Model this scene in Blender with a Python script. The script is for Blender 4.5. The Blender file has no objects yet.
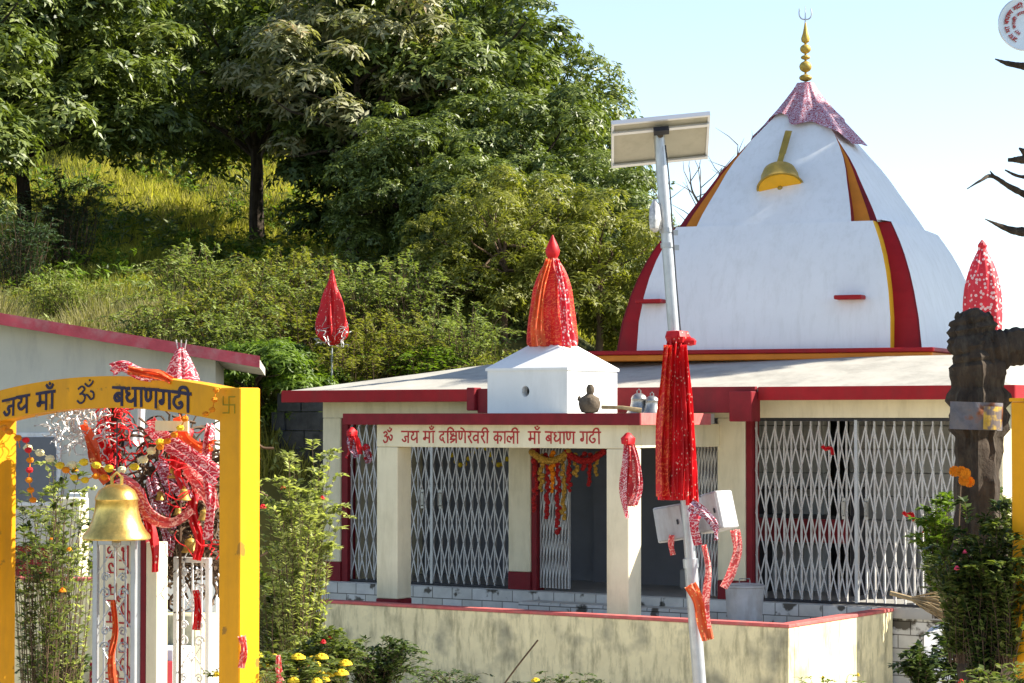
import bpy, math, random
import numpy as np
from mathutils import Vector, Matrix
R = math.radians
# ------------------------------------------------------------------ camera
scn = bpy.context.scene
C = scn.collection
EYE = 2.1; F = 2420.0; PITCH = math.atan(76.5/F)
cd = bpy.data.cameras.new('camera'); cam = bpy.data.objects.new('camera', cd); C.objects.link(cam)
cd.sensor_width = 36; cd.lens = 36*F/1024; cd.clip_start = .1; cd.clip_end = 3000
cam.location = (0, 0, EYE); cam.rotation_euler = (R(90)+PITCH, 0, 0)
scn.camera = cam
# ------------------------------------------------------------------ sky and sun
SAZ = R(87); SEL = R(38)          # azimuth clockwise from the view axis
SUN = Vector((math.sin(SAZ)*math.cos(SEL), math.cos(SAZ)*math.cos(SEL), math.sin(SEL)))
w = bpy.data.worlds.new('World'); scn.world = w; w.use_nodes = True
wt = w.node_tree; bg = wt.nodes['Background']
sk = wt.nodes.new('ShaderNodeTexSky'); sk.sky_type = 'NISHITA'; sk.sun_disc = False
sk.sun_elevation = SEL; sk.sun_rotation = SAZ; sk.air_density = 1.0; sk.dust_density = .7; sk.ozone_density = 1.4; sk.altitude = 1800
hs0 = wt.nodes.new('ShaderNodeHueSaturation'); hs0.inputs['Saturation'].default_value = .85
wt.links.new(sk.outputs[0], hs0.inputs['Color']); wt.links.new(hs0.outputs[0], bg.inputs[0]); bg.inputs[1].default_value = .095
sl = bpy.data.lights.new('sun', 'SUN'); sl.energy = 5.0; sl.angle = R(.5); sl.color = (1, .93, .80)
so = bpy.data.objects.new('sun', sl); C.objects.link(so); so.rotation_euler = SUN.to_track_quat('Z', 'Y').to_euler()
so.location = (20, 10, 30)
scn.view_settings.view_transform = 'Standard'; scn.view_settings.look = 'None'
scn.view_settings.exposure = 1.45; scn.view_settings.gamma = 1; scn.view_settings.use_curve_mapping = False
scn.cycles.max_bounces = 6

# ------------------------------------------------------------------ helpers
def P(px, py, D):
    """world point at depth D (metres along the ground) seen at pixel px,py"""
    cx = (px-512)/F; cy = (341.5-py)/F
    c, s = math.cos(PITCH), math.sin(PITCH)
    y = c - s*cy; z = s + c*cy
    k = D/y
    return Vector((cx*k, D, EYE+z*k))
def V(*a): return Vector(a)

class MB:
    def __init__(s): s.v = []; s.f = []; s.m = []; s.cur = 0
    def add(s, vs, fs):
        n = len(s.v); s.v += [tuple(v) for v in vs]
        for f in fs: s.f.append(tuple(i+n for i in f)); s.m.append(s.cur)
        return s
    def box(s, x0, x1, y0, y1, z0, z1, bev=0.0):
        if bev <= 0:
            vs = [(x, y, z) for z in (z0, z1) for y in (y0, y1) for x in (x0, x1)]
            return s.add(vs, [(0, 2, 3, 1), (4, 5, 7, 6), (0, 1, 5, 4), (1, 3, 7, 5), (3, 2, 6, 7), (2, 0, 4, 6)])
        b = bev; vs = []
        for z, i in ((z0, b), (z0+b, 0), (z1-b, 0), (z1, b)):
            vs += [(x0+i+b, y0+i, z), (x1-i-b, y0+i, z), (x1-i, y0+i+b, z), (x1-i, y1-i-b, z),
                   (x1-i-b, y1-i, z), (x0+i+b, y1-i, z), (x0+i, y1-i-b, z), (x0+i, y0+i+b, z)]
        fs = [tuple(range(7, -1, -1)), tuple(range(24, 32))]
        for k in range(3):
            for j in range(8):
                a = k*8+j; c = k*8+(j+1) % 8
                fs.append((a, c, c+8, a+8))
        return s.add(vs, fs)
    def obox(s, c, ax, ay, az, hx, hy, hz):
        c = V(*c); ax = V(*ax).normalized(); ay = V(*ay).normalized(); az = V(*az).normalized(); vs = []
        for k in (-1, 1):
            for j in (-1, 1):
                for i in (-1, 1): vs.append(c+ax*hx*i+ay*hy*j+az*hz*k)
        return s.add(vs, [(0, 2, 3, 1), (4, 5, 7, 6), (0, 1, 5, 4), (1, 3, 7, 5), (3, 2, 6, 7), (2, 0, 4, 6)])
    def tube(s, pts, r, seg=8, cap=True):
        pts = [V(*p) for p in pts]; n = len(pts)
        rs = r if isinstance(r, (list, tuple)) else [r]*n
        vs = []; up = None
        for i, p in enumerate(pts):
            t = (pts[min(i+1, n-1)]-pts[max(i-1, 0)])
            if t.length < 1e-9: t = V(0, 0, 1)
            t.normalize()
            if up is None: up = V(1, 0, 0) if abs(t.x) < .8 else V(0, 1, 0)
            a = t.cross(up)
            if a.length < 1e-4: a = t.cross(V(0, 1, .1))
            a.normalize(); b = t.cross(a).normalized(); up = -b if False else up
            for k in range(seg):
                th = 2*math.pi*k/seg
                vs.append(p+(a*math.cos(th)+b*math.sin(th))*rs[i])
        fs = [(i*seg+k, i*seg+(k+1) % seg, (i+1)*seg+(k+1) % seg, (i+1)*seg+k) for i in range(n-1) for k in range(seg)]
        if cap: fs += [tuple(range(seg-1, -1, -1)), tuple((n-1)*seg+k for k in range(seg))]
        return s.add(vs, fs)
    def lathe(s, prof, c=(0, 0, 0), seg=24, fold=None, M=None):
        vs = []; n = len(prof)
        for i, (r, z) in enumerate(prof):
            for k in range(seg):
                th = 2*math.pi*k/seg
                rr = r*(1+(fold(th, i/(n-1)) if fold else 0))
                v = V(rr*math.cos(th), rr*math.sin(th), z)
                if M is not None: v = M @ v
                vs.append(v+V(*c))
        fs = [(i*seg+k, i*seg+(k+1) % seg, (i+1)*seg+(k+1) % seg, (i+1)*seg+k) for i in range(n-1) for k in range(seg)]
        fs += [tuple(range(seg-1, -1, -1)), tuple((n-1)*seg+k for k in range(seg))]
        return s.add(vs, fs)
    def ball(s, c, r, seg=8, ring=5, sq=1.0):
        prof = [(max(r*math.sin(math.pi*i/ring), r*.03), -r*sq*math.cos(math.pi*i/ring)) for i in range(ring+1)]
        return s.lathe(prof, c, seg)
    def grid(s, P_, nu, nv):
        vs = [P_(i/(nu-1), j/(nv-1)) for i in range(nu) for j in range(nv)]
        return s.add(vs, [(i*nv+j, i*nv+j+1, (i+1)*nv+j+1, (i+1)*nv+j) for i in range(nu-1) for j in range(nv-1)])
    def build(s, name, mats, parent=None, smooth=False, off=None):
        me = bpy.data.meshes.new(name)
        vs = s.v if off is None else [(v[0]-off[0], v[1]-off[1], v[2]-off[2]) for v in s.v]
        me.from_pydata(vs, [], s.f)
        if not isinstance(mats, (list, tuple)): mats = [mats]
        for m in mats: me.materials.append(m)
        if len(mats) > 1: me.polygons.foreach_set('material_index', s.m)
        if smooth:
            me.polygons.foreach_set('use_smooth', [True]*len(s.f))
            me.set_sharp_from_angle(angle=R(38))
        me.update()
        o = bpy.data.objects.new(name, me); C.objects.link(o)
        if parent is not None: o.parent = parent
        return o

def tag(o, label=None, cat=None, group=None, kind=None):
    if label: o['label'] = label
    if cat: o['category'] = cat
    if group: o['group'] = group
    if kind: o['kind'] = kind
    return o
def thing(name, label, cat, loc=(0, 0, 0), rz=0, group=None):
    o = bpy.data.objects.new(name, None); C.objects.link(o); o.location = loc; o.rotation_euler = (0, 0, rz)
    o.empty_display_size = .2
    return tag(o, label, cat, group)
def solo(name, mb, m, label, cat, loc=(0, 0, 0), group=None, smooth=False, rz=0, world=True):
    """a thing that is one mesh; geometry given in world space when world=True"""
    o = mb.build(name, m, None, smooth, off=loc if world else None)
    o.location = loc; o.rotation_euler = (0, 0, rz)
    return tag(o, label, cat, group)
def dup(root, loc=None, rz=None, label=None, scale=None):
    r = root.copy(); C.objects.link(r)
    if loc is not None: r.location = loc
    if rz is not None: r.rotation_euler = (0, 0, rz)
    if label: r['label'] = label
    if scale: r.scale = scale if isinstance(scale, tuple) else (scale,)*3
    for ch in list(root.children):
        c = ch.copy(); C.objects.link(c); c.parent = r
        for g in ch.children:
            d = g.copy(); C.objects.link(d); d.parent = c
    return r
def smooth_path(pts, n=6):
    pts = [V(*p) for p in pts]
    if len(pts) < 3: return pts
    q = [pts[0]*2-pts[1]]+pts+[pts[-1]*2-pts[-2]]; out = []
    for i in range(1, len(q)-2):
        for k in range(n):
            t = k/n; a, b, c, d = q[i-1], q[i], q[i+1], q[i+2]
            out.append(.5*((2*b)+(c-a)*t+(2*a-5*b+4*c-d)*t*t+(3*b-a-3*c+d)*t**3))
    out.append(pts[-1]); return out

# ------------------------------------------------------------------ materials
def lin(h):
    return tuple(((c/255)/12.92 if c/255 <= .04045 else ((c/255+.055)/1.055)**2.4) for c in h)
def mat(name, col, rough=.7, metal=0., var=.12, vs=3., stain=None, stain_amt=.5, stain_scale=(2, 2, .4), bump=.0, bs=30., spec=.22, col2=None, c2lo=.45, c2hi=.6, c2scale=4.):
    m = bpy.data.materials.new(name); m.use_nodes = True
    nt = m.node_tree; N = nt.nodes; L = nt.links; b = N['Principled BSDF']
    b.inputs['Roughness'].default_value = rough; b.inputs['Metallic'].default_value = metal
    b.inputs['Specular IOR Level'].default_value = spec
    tc = N.new('ShaderNodeTexCoord')
    n1 = N.new('ShaderNodeTexNoise'); n1.inputs['Scale'].default_value = vs; n1.inputs['Detail'].default_value = 6; n1.inputs['Roughness'].default_value = .65
    L.new(tc.outputs['Object'], n1.inputs['Vector'])
    r = N.new('ShaderNodeValToRGB'); r.color_ramp.elements[0].position = .3; r.color_ramp.elements[1].position = .72
    r.color_ramp.elements[0].color = tuple(max(0, c*(1-var)) for c in col)+(1,)
    r.color_ramp.elements[1].color = tuple(min(.95, c*(1+var)) for c in col)+(1,)
    L.new(n1.outputs['Fac'], r.inputs['Fac']); out = r.outputs['Color']
    if col2:
        n3 = N.new('ShaderNodeTexNoise'); n3.inputs['Scale'].default_value = c2scale; n3.inputs['Detail'].default_value = 8
        L.new(tc.outputs['Object'], n3.inputs['Vector'])
        mr = N.new('ShaderNodeMapRange'); mr.inputs['From Min'].default_value = c2lo; mr.inputs['From Max'].default_value = c2hi
        L.new(n3.outputs['Fac'], mr.inputs['Value'])
        mx = N.new('ShaderNodeMix'); mx.data_type = 'RGBA'; L.new(mr.outputs[0], mx.inputs[0]); L.new(out, mx.inputs[6]); mx.inputs[7].default_value = tuple(col2)+(1,)
        out = mx.outputs[2]
    if stain:
        mp = N.new('ShaderNodeMapping'); mp.inputs['Scale'].default_value = stain_scale; L.new(tc.outputs['Object'], mp.inputs['Vector'])
        n2 = N.new('ShaderNodeTexNoise'); n2.inputs['Scale'].default_value = 2.2; n2.inputs['Detail'].default_value = 9; n2.inputs['Roughness'].default_value = .7
        L.new(mp.outputs[0], n2.inputs['Vector'])
        mr = N.new('ShaderNodeMapRange'); mr.inputs['From Min'].default_value = .48; mr.inputs['From Max'].default_value = .72; mr.inputs['To Max'].default_value = stain_amt
        L.new(n2.outputs['Fac'], mr.inputs['Value'])
        mx = N.new('ShaderNodeMix'); mx.data_type = 'RGBA'; L.new(mr.outputs[0], mx.inputs[0]); L.new(out, mx.inputs[6]); mx.inputs[7].default_value = tuple(stain)+(1,)
        out = mx.outputs[2]
    L.new(out, b.inputs['Base Color'])
    if bump:
        nb = N.new('ShaderNodeTexNoise'); nb.inputs['Scale'].default_value = bs; nb.inputs['Detail'].default_value = 8; L.new(tc.outputs['Object'], nb.inputs['Vector'])
        bp = N.new('ShaderNodeBump'); bp.inputs['Strength'].default_value = bump; bp.inputs['Distance'].default_value = .02
        L.new(nb.outputs['Fac'], bp.inputs['Height']); L.new(bp.outputs[0], b.inputs['Normal'])
    return m
def cloth_mat(name, c1, c2, kind='dots', scale=40., trans=.25, thr=.25, rough=.55):
    m = bpy.data.materials.new(name); m.use_nodes = True
    nt = m.node_tree; N = nt.nodes; L = nt.links; b = N['Principled BSDF']; b.inputs['Roughness'].default_value = rough
    tc = N.new('ShaderNodeTexCoord')
    if kind == 'dots':
        t = N.new('ShaderNodeTexVoronoi'); t.inputs['Scale'].default_value = scale; L.new(tc.outputs['Object'], t.inputs['Vector'])
        mr = N.new('ShaderNodeMapRange'); mr.inputs['From Min'].default_value = thr+.05; mr.inputs['From Max'].default_value = thr
        L.new(t.outputs['Distance'], mr.inputs['Value'])
    else:
        mp = N.new('ShaderNodeMapping'); mp.inputs['Rotation'].default_value = (.3, .2, .4); L.new(tc.outputs['Object'], mp.inputs['Vector'])
        t = N.new('ShaderNodeTexWave'); t.inputs['Scale'].default_value = scale*2.2; t.inputs['Distortion'].default_value = 14; t.inputs['Detail'].default_value = 4; t.inputs['Detail Scale'].default_value = 2.2; t.bands_direction = 'Z'
        L.new(mp.outputs[0], t.inputs['Vector'])
        mr = N.new('ShaderNodeMapRange'); mr.inputs['From Min'].default_value = thr; mr.inputs['From Max'].default_value = thr+.2
        L.new(t.outputs['Fac'], mr.inputs['Value'])
    n = N.new('ShaderNodeTexNoise'); n.inputs['Scale'].default_value = 5; n.inputs['Detail'].default_value = 5; L.new(tc.outputs['Object'], n.inputs['Vector'])
    r = N.new('ShaderNodeValToRGB'); r.color_ramp.elements[0].position = .3; r.color_ramp.elements[1].position = .7
    r.color_ramp.elements[0].color = tuple(c*.65 for c in c1)+(1,); r.color_ramp.elements[1].color = tuple(min(.9, c*1.2) for c in c1)+(1,)
    L.new(n.outputs['Fac'], r.inputs['Fac'])
    mx = N.new('ShaderNodeMix'); mx.data_type = 'RGBA'; L.new(mr.outputs[0], mx.inputs[0]); L.new(r.outputs[0], mx.inputs[6]); mx.inputs[7].default_value = tuple(c2)+(1,)
    L.new(mx.outputs[2], b.inputs['Base Color'])
    tr = N.new('ShaderNodeBsdfTranslucent'); L.new(mx.outputs[2], tr.inputs['Color'])
    ms = N.new('ShaderNodeMixShader'); ms.inputs[0].default_value = trans
    L.new(b.outputs[0], ms.inputs[1]); L.new(tr.outputs[0], ms.inputs[2]); L.new(ms.outputs[0], N['Material Output'].inputs['Surface'])
    return m
def leaf_mat(name, ca, cb, trans=.25, rough=.45, spec=.5, cc=None):
    m = bpy.data.materials.new(name); m.use_nodes = True
    nt = m.node_tree; N = nt.nodes; L = nt.links; b = N['Principled BSDF']
    b.inputs['Roughness'].default_value = rough; b.inputs['Specular IOR Level'].default_value = spec
    at = N.new('ShaderNodeAttribute'); at.attribute_name = 'tint'
    r = N.new('ShaderNodeValToRGB'); e = r.color_ramp.elements
    e[0].position = .0; e[0].color = tuple(ca)+(1,); e[1].position = .85; e[1].color = tuple(cb)+(1,)
    if cc: x = e.new(.97); x.color = tuple(cc)+(1,)
    L.new(at.outputs['Fac'], r.inputs['Fac'])
    L.new(r.outputs[0], b.inputs['Base Color'])
    tr = N.new('ShaderNodeBsdfTranslucent')
    g = N.new('ShaderNodeMix'); g.data_type = 'RGBA'; g.blend_type = 'MULTIPLY'; g.inputs[0].default_value = 1
    L.new(r.outputs[0], g.inputs[6]); g.inputs[7].default_value = (1.5, 1.6, .6, 1)
    L.new(g.outputs[2], tr.inputs['Color'])
    ms = N.new('ShaderNodeMixShader'); ms.inputs[0].default_value = trans
    L.new(b.outputs[0], ms.inputs[1]); L.new(tr.outputs[0], ms.inputs[2]); L.new(ms.outputs[0], N['Material Output'].inputs['Surface'])
    return m

M = {}
M['white'] = mat('white_limewash', (.80, .80, .78), .8, var=.04, vs=2, stain=(.55, .55, .52), stain_amt=.35, bump=.06, bs=25)
M['domewhite'] = mat('dome_white_paint', (.78, .785, .785), .75, var=.05, vs=1.2, stain=(.58, .58, .55), stain_amt=.4, stain_scale=(5, 5, .16), bump=.05, bs=18)
M['cream'] = mat('cream_paint', (.78, .70, .49), .75, var=.08, vs=2.5, stain=(.42, .36, .20), stain_amt=.45, bump=.08, bs=20)
M['creamold'] = mat('weathered_cream_paint', (.80, .70, .42), .85, var=.12, vs=3, stain=(.12, .11, .06), stain_amt=.8, stain_scale=(3.6, 3.6, .8), bump=.25, bs=14, col2=(.36, .33, .22), c2lo=.52, c2hi=.68, c2scale=2.2)
M['maroon'] = mat('maroon_paint', (.20, .012, .018), .6, var=.2, vs=5, stain=(.11, .02, .02), stain_amt=.6)
M['red'] = mat('red_paint', (.34, .010, .014), .55, var=.15, vs=5, stain=(.18, .03, .025), stain_amt=.5)
M['pinkred'] = mat('faded_and_sunlit_red', (.52, .12, .11), .7, var=.25, vs=8, stain=(.35, .22, .18), stain_amt=.6)  # faded red of the copings; on the porch side its paleness is sunlight
M['roofpink'] = mat('faded_pink_red_paint', (.50, .08, .10), .7, var=.3, vs=2.5, stain=(.55, .35, .33), stain_amt=.6, stain_scale=(1, 1, 1))
M['orange'] = mat('orange_paint', (.62, .20, .02), .55, var=.12, vs=4)
M['amber'] = mat('amber_paint', (.80, .42, .02), .55, var=.1, vs=4)
M['yellow'] = mat('yellow_enamel', (.78, .34, .003), .5, var=.12, vs=3, col2=(.36, .17, .02), c2lo=.66, c2hi=.70, c2scale=9, stain=(.45, .20, .02), stain_amt=.5, bump=.05, bs=12)  # dark speckles: chipped paint, plus leaf shadows put into the colour
M['conc'] = mat('roof_concrete', (.40, .38, .33), .9, var=.15, vs=1.6, stain=(.20, .19, .165), stain_amt=.6, stain_scale=(1, 1, 1), bump=.3, bs=7)
M['floor'] = mat('grey_floor', (.36, .35, .33), .4, var=.15, vs=2)
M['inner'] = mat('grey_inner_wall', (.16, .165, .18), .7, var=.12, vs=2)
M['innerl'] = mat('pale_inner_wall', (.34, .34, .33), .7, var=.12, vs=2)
M['bluegrey'] = mat('blue_grey_wall', (.58, .56, .48), .8, var=.06, vs=1.5, stain=(.3, .3, .3), stain_amt=.4)
M['steel'] = mat('galvanised_steel', (.50, .52, .54), .42, .65, var=.15, vs=9, stain=(.3, .3, .3), stain_amt=.5, stain_scale=(6, 6, 1))
M['gatepaint'] = mat('silver_gate_paint', (.52, .51, .49), .5, .15, var=.15, vs=12, stain=(.25, .18, .13), stain_amt=.5, stain_scale=(6, 6, 3))
M['gatewhite'] = mat('white_gate_paint', (.74, .74, .73), .5, .05, var=.08, vs=9, stain=(.35, .25, .18), stain_amt=.4, stain_scale=(6, 6, 3))
M['gategrey'] = mat('aluminium_frame', (.42, .43, .44), .4, .5, var=.1, vs=9)
M['dark'] = mat('dark_metal', (.04, .04, .045), .5, .3)
M['brass'] = mat('brass', (.75, .50, .13), .34, .9, var=.2, vs=8, stain=(.22, .17, .06), stain_amt=.55, stain_scale=(3, 3, 2), bump=.05, bs=20)
M['goldpaint'] = mat('gold_paint', (.44, .30, .06), .5, .3, var=.25, vs=8, stain=(.16, .13, .05), stain_amt=.6)
M['oldbell'] = mat('tarnished_bell_metal', (.34, .33, .31), .4, .8, var=.25, vs=8)
M['panelback'] = mat('panel_backsheet', (.46, .43, .35), .6, var=.06, stain=(.3, .27, .2), stain_amt=.5, vs=4)
M['alu'] = mat('aluminium', (.62, .63, .64), .35, .7, var=.06)
M['glass'] = mat('solar_cells', (.02, .03, .08), .12, 0, var=.1)
M['boxgrey'] = mat('grey_plastic_box', (.42, .43, .44), .55, 0, var=.12, vs=6, stain=(.22, .19, .15), stain_amt=.7)
M['lettering'] = mat('red_letter_paint', (.42, .03, .03), .6, var=.15, vs=20)
M['ltrdark'] = mat('dark_letter_paint', (.035, .028, .06), .6, var=.2, vs=20)
M['ltrgreen'] = mat('faded_green_paint', (.30, .22, .01), .6, var=.2, vs=20)
M['bark'] = mat('dark_bark', (.045, .033, .024), .95, var=.5, vs=6, stain=(.12, .10, .07), stain_amt=.6, stain_scale=(8, 8, 1.2), bump=1., bs=14)
M['barkpale'] = mat('grey_brown_bark', (.11, .085, .06), .95, var=.4, vs=6, stain=(.20, .17, .13), stain_amt=.6, stain_scale=(8, 8, 1.2), bump=.9, bs=14)
M['twig'] = mat('twig_bark', (.10, .065, .04), .9, var=.3, vs=6)
M['straw'] = mat('dry_straw', (.30, .22, .12), .9, var=.35, vs=14)
M['rust'] = mat('rusty_plate', (.17, .16, .17), .7, .3, var=.3, vs=9, col2=(.24, .09, .04), c2lo=.5, c2hi=.62, c2scale=9, bump=.2)
M['stone'] = mat('dark_slate_wall', (.045, .05, .055), .9, var=.5, vs=5, bump=.8, bs=9)
M['plate'] = mat('painted_metal_disc', (.66, .70, .72), .3, .4, var=.1, vs=3)
M['pot'] = mat('clay_pot', (.11, .085, .06), .9, var=.4, vs=14, bump=.5, bs=40)
M['hill'] = mat('hill_soil', (.06, .065, .02), 1., var=.4, vs=.8, col2=(.12, .11, .03), c2lo=.45, c2hi=.6, c2scale=.5, bump=.8, bs=3)
M['marig'] = mat('marigold_orange', (.85, .24, .01), .8, var=.25, vs=30, bump=1., bs=60)
M['marigy'] = mat('marigold_yellow', (.86, .56, .03), .8, var=.2, vs=30, bump=1., bs=60)
M['marigw'] = mat('cream_flower', (.80, .74, .42), .8, var=.15, vs=30, bump=1., bs=60)
M['redfl'] = mat('red_petal', (.60, .015, .02), .6, var=.3, vs=20)
M['pinkfl'] = mat('pink_petal', (.75, .06, .13), .6, var=.25, vs=20)
M['tinsel'] = mat('gold_tinsel', (.55, .32, .06), .35, .6, var=.4, vs=40, bump=1, bs=80)
M['tinselr'] = mat('red_tinsel', (.40, .02, .02), .4, .3, var=.4, vs=40, bump=1, bs=80)
M['silvert'] = mat('silver_tinsel', (.5, .49, .48), .4, .3, var=.4, vs=30)
RED = (.66, .012, .018)
M['cred'] = cloth_mat('red_chunni_cloth', RED, (.80, .52, .40), 'dots', 26, .3, .16)
M['credw'] = cloth_mat('red_white_dotted_cloth', (.70, .03, .05), (.85, .66, .62), 'dots', 27, .25, .34)
M['credg'] = cloth_mat('red_gold_cloth', (.66, .015, .012), (.78, .16, .05), 'bands', 3.2, .3, .72)
M['cstripe'] = cloth_mat('red_white_striped_cloth', (.58, .03, .06), (.80, .55, .55), 'bands', 5, .25, .60)
M['cplaid'] = cloth_mat('maroon_lilac_checked_cloth', (.32, .02, .045), (.60, .50, .58), 'bands', 5.5, .05, .5)
M['corange'] = cloth_mat('orange_cloth', (.80, .12, .03), (.85, .45, .15), 'dots', 30, .35, .2)
M['cpink'] = cloth_mat('pink_cloth', (.70, .10, .10), (.85, .45, .38), 'bands', 4, .3, .6)
def tile_mat():
    m = mat('worn_white_tile', (.62, .61, .58), .35, var=.15, vs=5, col2=(.10, .09, .075), c2lo=.56, c2hi=.60, c2scale=3.2)
    nt = m.node_tree; N = nt.nodes; L = nt.links; b = N['Principled BSDF']
    src = b.inputs['Base Color'].links[0].from_socket
    tc = [n for n in N if n.type == 'TEX_COORD'][0]
    sp = N.new('ShaderNodeSeparateXYZ'); L.new(tc.outputs['Object'], sp.inputs[0])
    cb = N.new('ShaderNodeCombineXYZ'); L.new(sp.outputs[0], cb.inputs[0]); L.new(sp.outputs[2], cb.inputs[1])
    br = N.new('ShaderNodeTexBrick'); br.inputs['Scale'].default_value = 1; br.inputs['Brick Width'].default_value = .3; br.inputs['Row Height'].default_value = .15
    br.inputs['Mortar Size'].default_value = .006; br.inputs['Color1'].default_value = (1, 1, 1, 1); br.inputs['Color2'].default_value = (.85, .84, .8, 1); br.inputs['Mortar'].default_value = (.25, .24, .22, 1)
    L.new(cb.outputs[0], br.inputs['Vector'])
    mx = N.new('ShaderNodeMix'); mx.data_type = 'RGBA'; mx.blend_type = 'MULTIPLY'; mx.inputs[0].default_value = 1
    L.new(src, mx.inputs[6]); L.new(br.outputs[0], mx.inputs[7]); L.new(mx.outputs[2], b.inputs['Base Color'])
    return m
M['tile'] = tile_mat()
M['lf_oak'] = leaf_mat('oak_leaf', (.022, .045, .007), (.19, .235, .05), .24, .45, .45, (.30, .31, .13))  # palest tint puts leaf highlights into the colour of scattered leaves
M['lf_brown'] = leaf_mat('pale_brown_leaf', (.12, .14, .05), (.36, .34, .20), .28, .5, .35, (.32, .20, .10))
M['lf_dark'] = leaf_mat('dark_leaf', (.02, .038, .009), (.09, .13, .03), .2, .5, .35)
M['lf_lime'] = leaf_mat('lime_leaf', (.06, .11, .012), (.16, .24, .025), .35, .5, .4)
M['lf_olive'] = leaf_mat('yellow_olive_leaf', (.10, .12, .02), (.26, .26, .05), .35, .5, .4)
M['lf_grey'] = leaf_mat('grey_green_leaf', (.09, .13, .03), (.30, .35, .12), .3, .55, .3)
M['lf_blue'] = leaf_mat('blue_green_leaf', (.04, .075, .045), (.10, .15, .09), .2, .5, .4)
M['lf_grass'] = leaf_mat('sunny_grass', (.13, .16, .02), (.48, .43, .09), .45, .8, .1, (.42, .35, .16))
M['lf_dry'] = leaf_mat('dry_grass', (.17, .16, .05), (.36, .32, .16), .3, .7, .2)
M['lf_plant'] = leaf_mat('garden_leaf', (.045, .075, .015), (.17, .20, .05), .3, .45, .5)
M['lf_pale'] = leaf_mat('pale_garden_leaf', (.14, .17, .05), (.42, .44, .19), .42, .5, .4)

# ------------------------------------------------------------------ foliage with numpy
def leaf_obj(name, pos, ax, nr, ln, wd, m, parent=None, tint=None, rng=None):
    """pos,ax,nr: Nx3; one rhombic, slightly folded leaf each (two triangles)"""
    n = len(pos); rng = rng or np.random.default_rng(1)
    ax = ax/np.maximum(np.linalg.norm(ax, axis=1, keepdims=True), 1e-6)
    sd = np.cross(ax, nr); sd /= np.maximum(np.linalg.norm(sd, axis=1, keepdims=True), 1e-6)
    up = np.cross(sd, ax)
    ln = np.broadcast_to(ln, (n,))[:, None]; wd = np.broadcast_to(wd, (n,))[:, None]
    b = pos; t = pos+ax*ln-up*ln*.10; mid = pos+ax*ln*.45
    l = mid+sd*wd*.5+up*wd*.12; r_ = mid-sd*wd*.5+up*wd*.12
    vs = np.stack([b, r_, t, l], 1).reshape(-1, 3)
    me = bpy.data.meshes.new(name); me.vertices.add(n*4); me.vertices.foreach_set('co', vs.ravel().astype(np.float32))
    me.loops.add(n*4); me.loops.foreach_set('vertex_index', np.arange(n*4, dtype=np.int32))
    me.polygons.add(n); me.polygons.foreach_set('loop_start', np.arange(0, n*4, 4, dtype=np.int32))
    try: me.polygons.foreach_set('loop_total', np.full(n, 4, dtype=np.int32))
    except Exception: pass
    me.update(calc_edges=True)
    a = me.attributes.new('tint', 'FLOAT', 'FACE')
    a.data.foreach_set('value', (tint if tint is not None else rng.random(n)).astype(np.float32))
    me.materials.append(m)
    if name:
        o = bpy.data.objects.new(name, me); C.objects.link(o)
        if parent is not None: o.parent = parent
        return o
def rdir(rng, n):
    v = rng.normal(size=(n, 3)); return v/np.linalg.norm(v, axis=1, keepdims=True)
def whorls(rng, c, nrm, k, ln, wd, spread=.5):
    """k leaves radiating round each whorl centre"""
    n = len(c); c = np.repeat(c, k, 0); nn = np.repeat(nrm, k, 0)
    a = np.cross(nn, rdir(rng, n*k)); a /= np.linalg.norm(a, axis=1, keepdims=True)+1e-6
    ax = a+nn*rng.uniform(-.15, spread, (n*k, 1)); ax[:, 2] -= .18
    L = ln*rng.uniform(.7, 1.2, n*k)
    return c+rng.normal(size=c.shape)*ln*.12, ax, nn+rng.normal(size=c.shape)*.35, L, wd*rng.uniform(.7, 1.2, n*k)
def crown_pts(seed, rad, npuff, wpp, pr=(.26, .42), flat=.62, low=-.45):
    rng = np.random.default_rng(seed); rad = np.array(rad, float)
    d = rdir(rng, npuff*4); d = d[d[:, 2] > low][:npuff]
    k = rng.uniform(.35, 1., len(d))**.6
    pc = d*k[:, None]*rad; R0 = rad.mean()
    prr = rng.uniform(pr[0], pr[1], len(d))*R0
    pos = []; nr = []; tint = []
    for c, r in zip(pc, prr):
        m_ = int(wpp*(r/R0/.34)**2)
        q = rdir(rng, m_); q[:, 2] = np.where(q[:, 2] < -.25, -q[:, 2], q[:, 2])
        bump = 1+.16*np.sin(q[:, 0]*7+r*20)*np.cos(q[:, 1]*6+r*9)
        p = c+q*np.array([r, r, r*flat])*(rng.uniform(.72, 1.05, m_)*bump)[:, None]
        pos.append(p); nn = q+np.array([0, 0, .55]); nr.append(nn/np.linalg.norm(nn, axis=1, keepdims=True))
        tint.append(np.full(m_, rng.uniform(-.18, .18)))
    return rng, np.concatenate(pos), np.concatenate(nr), np.concatenate(tint), pc
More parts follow.
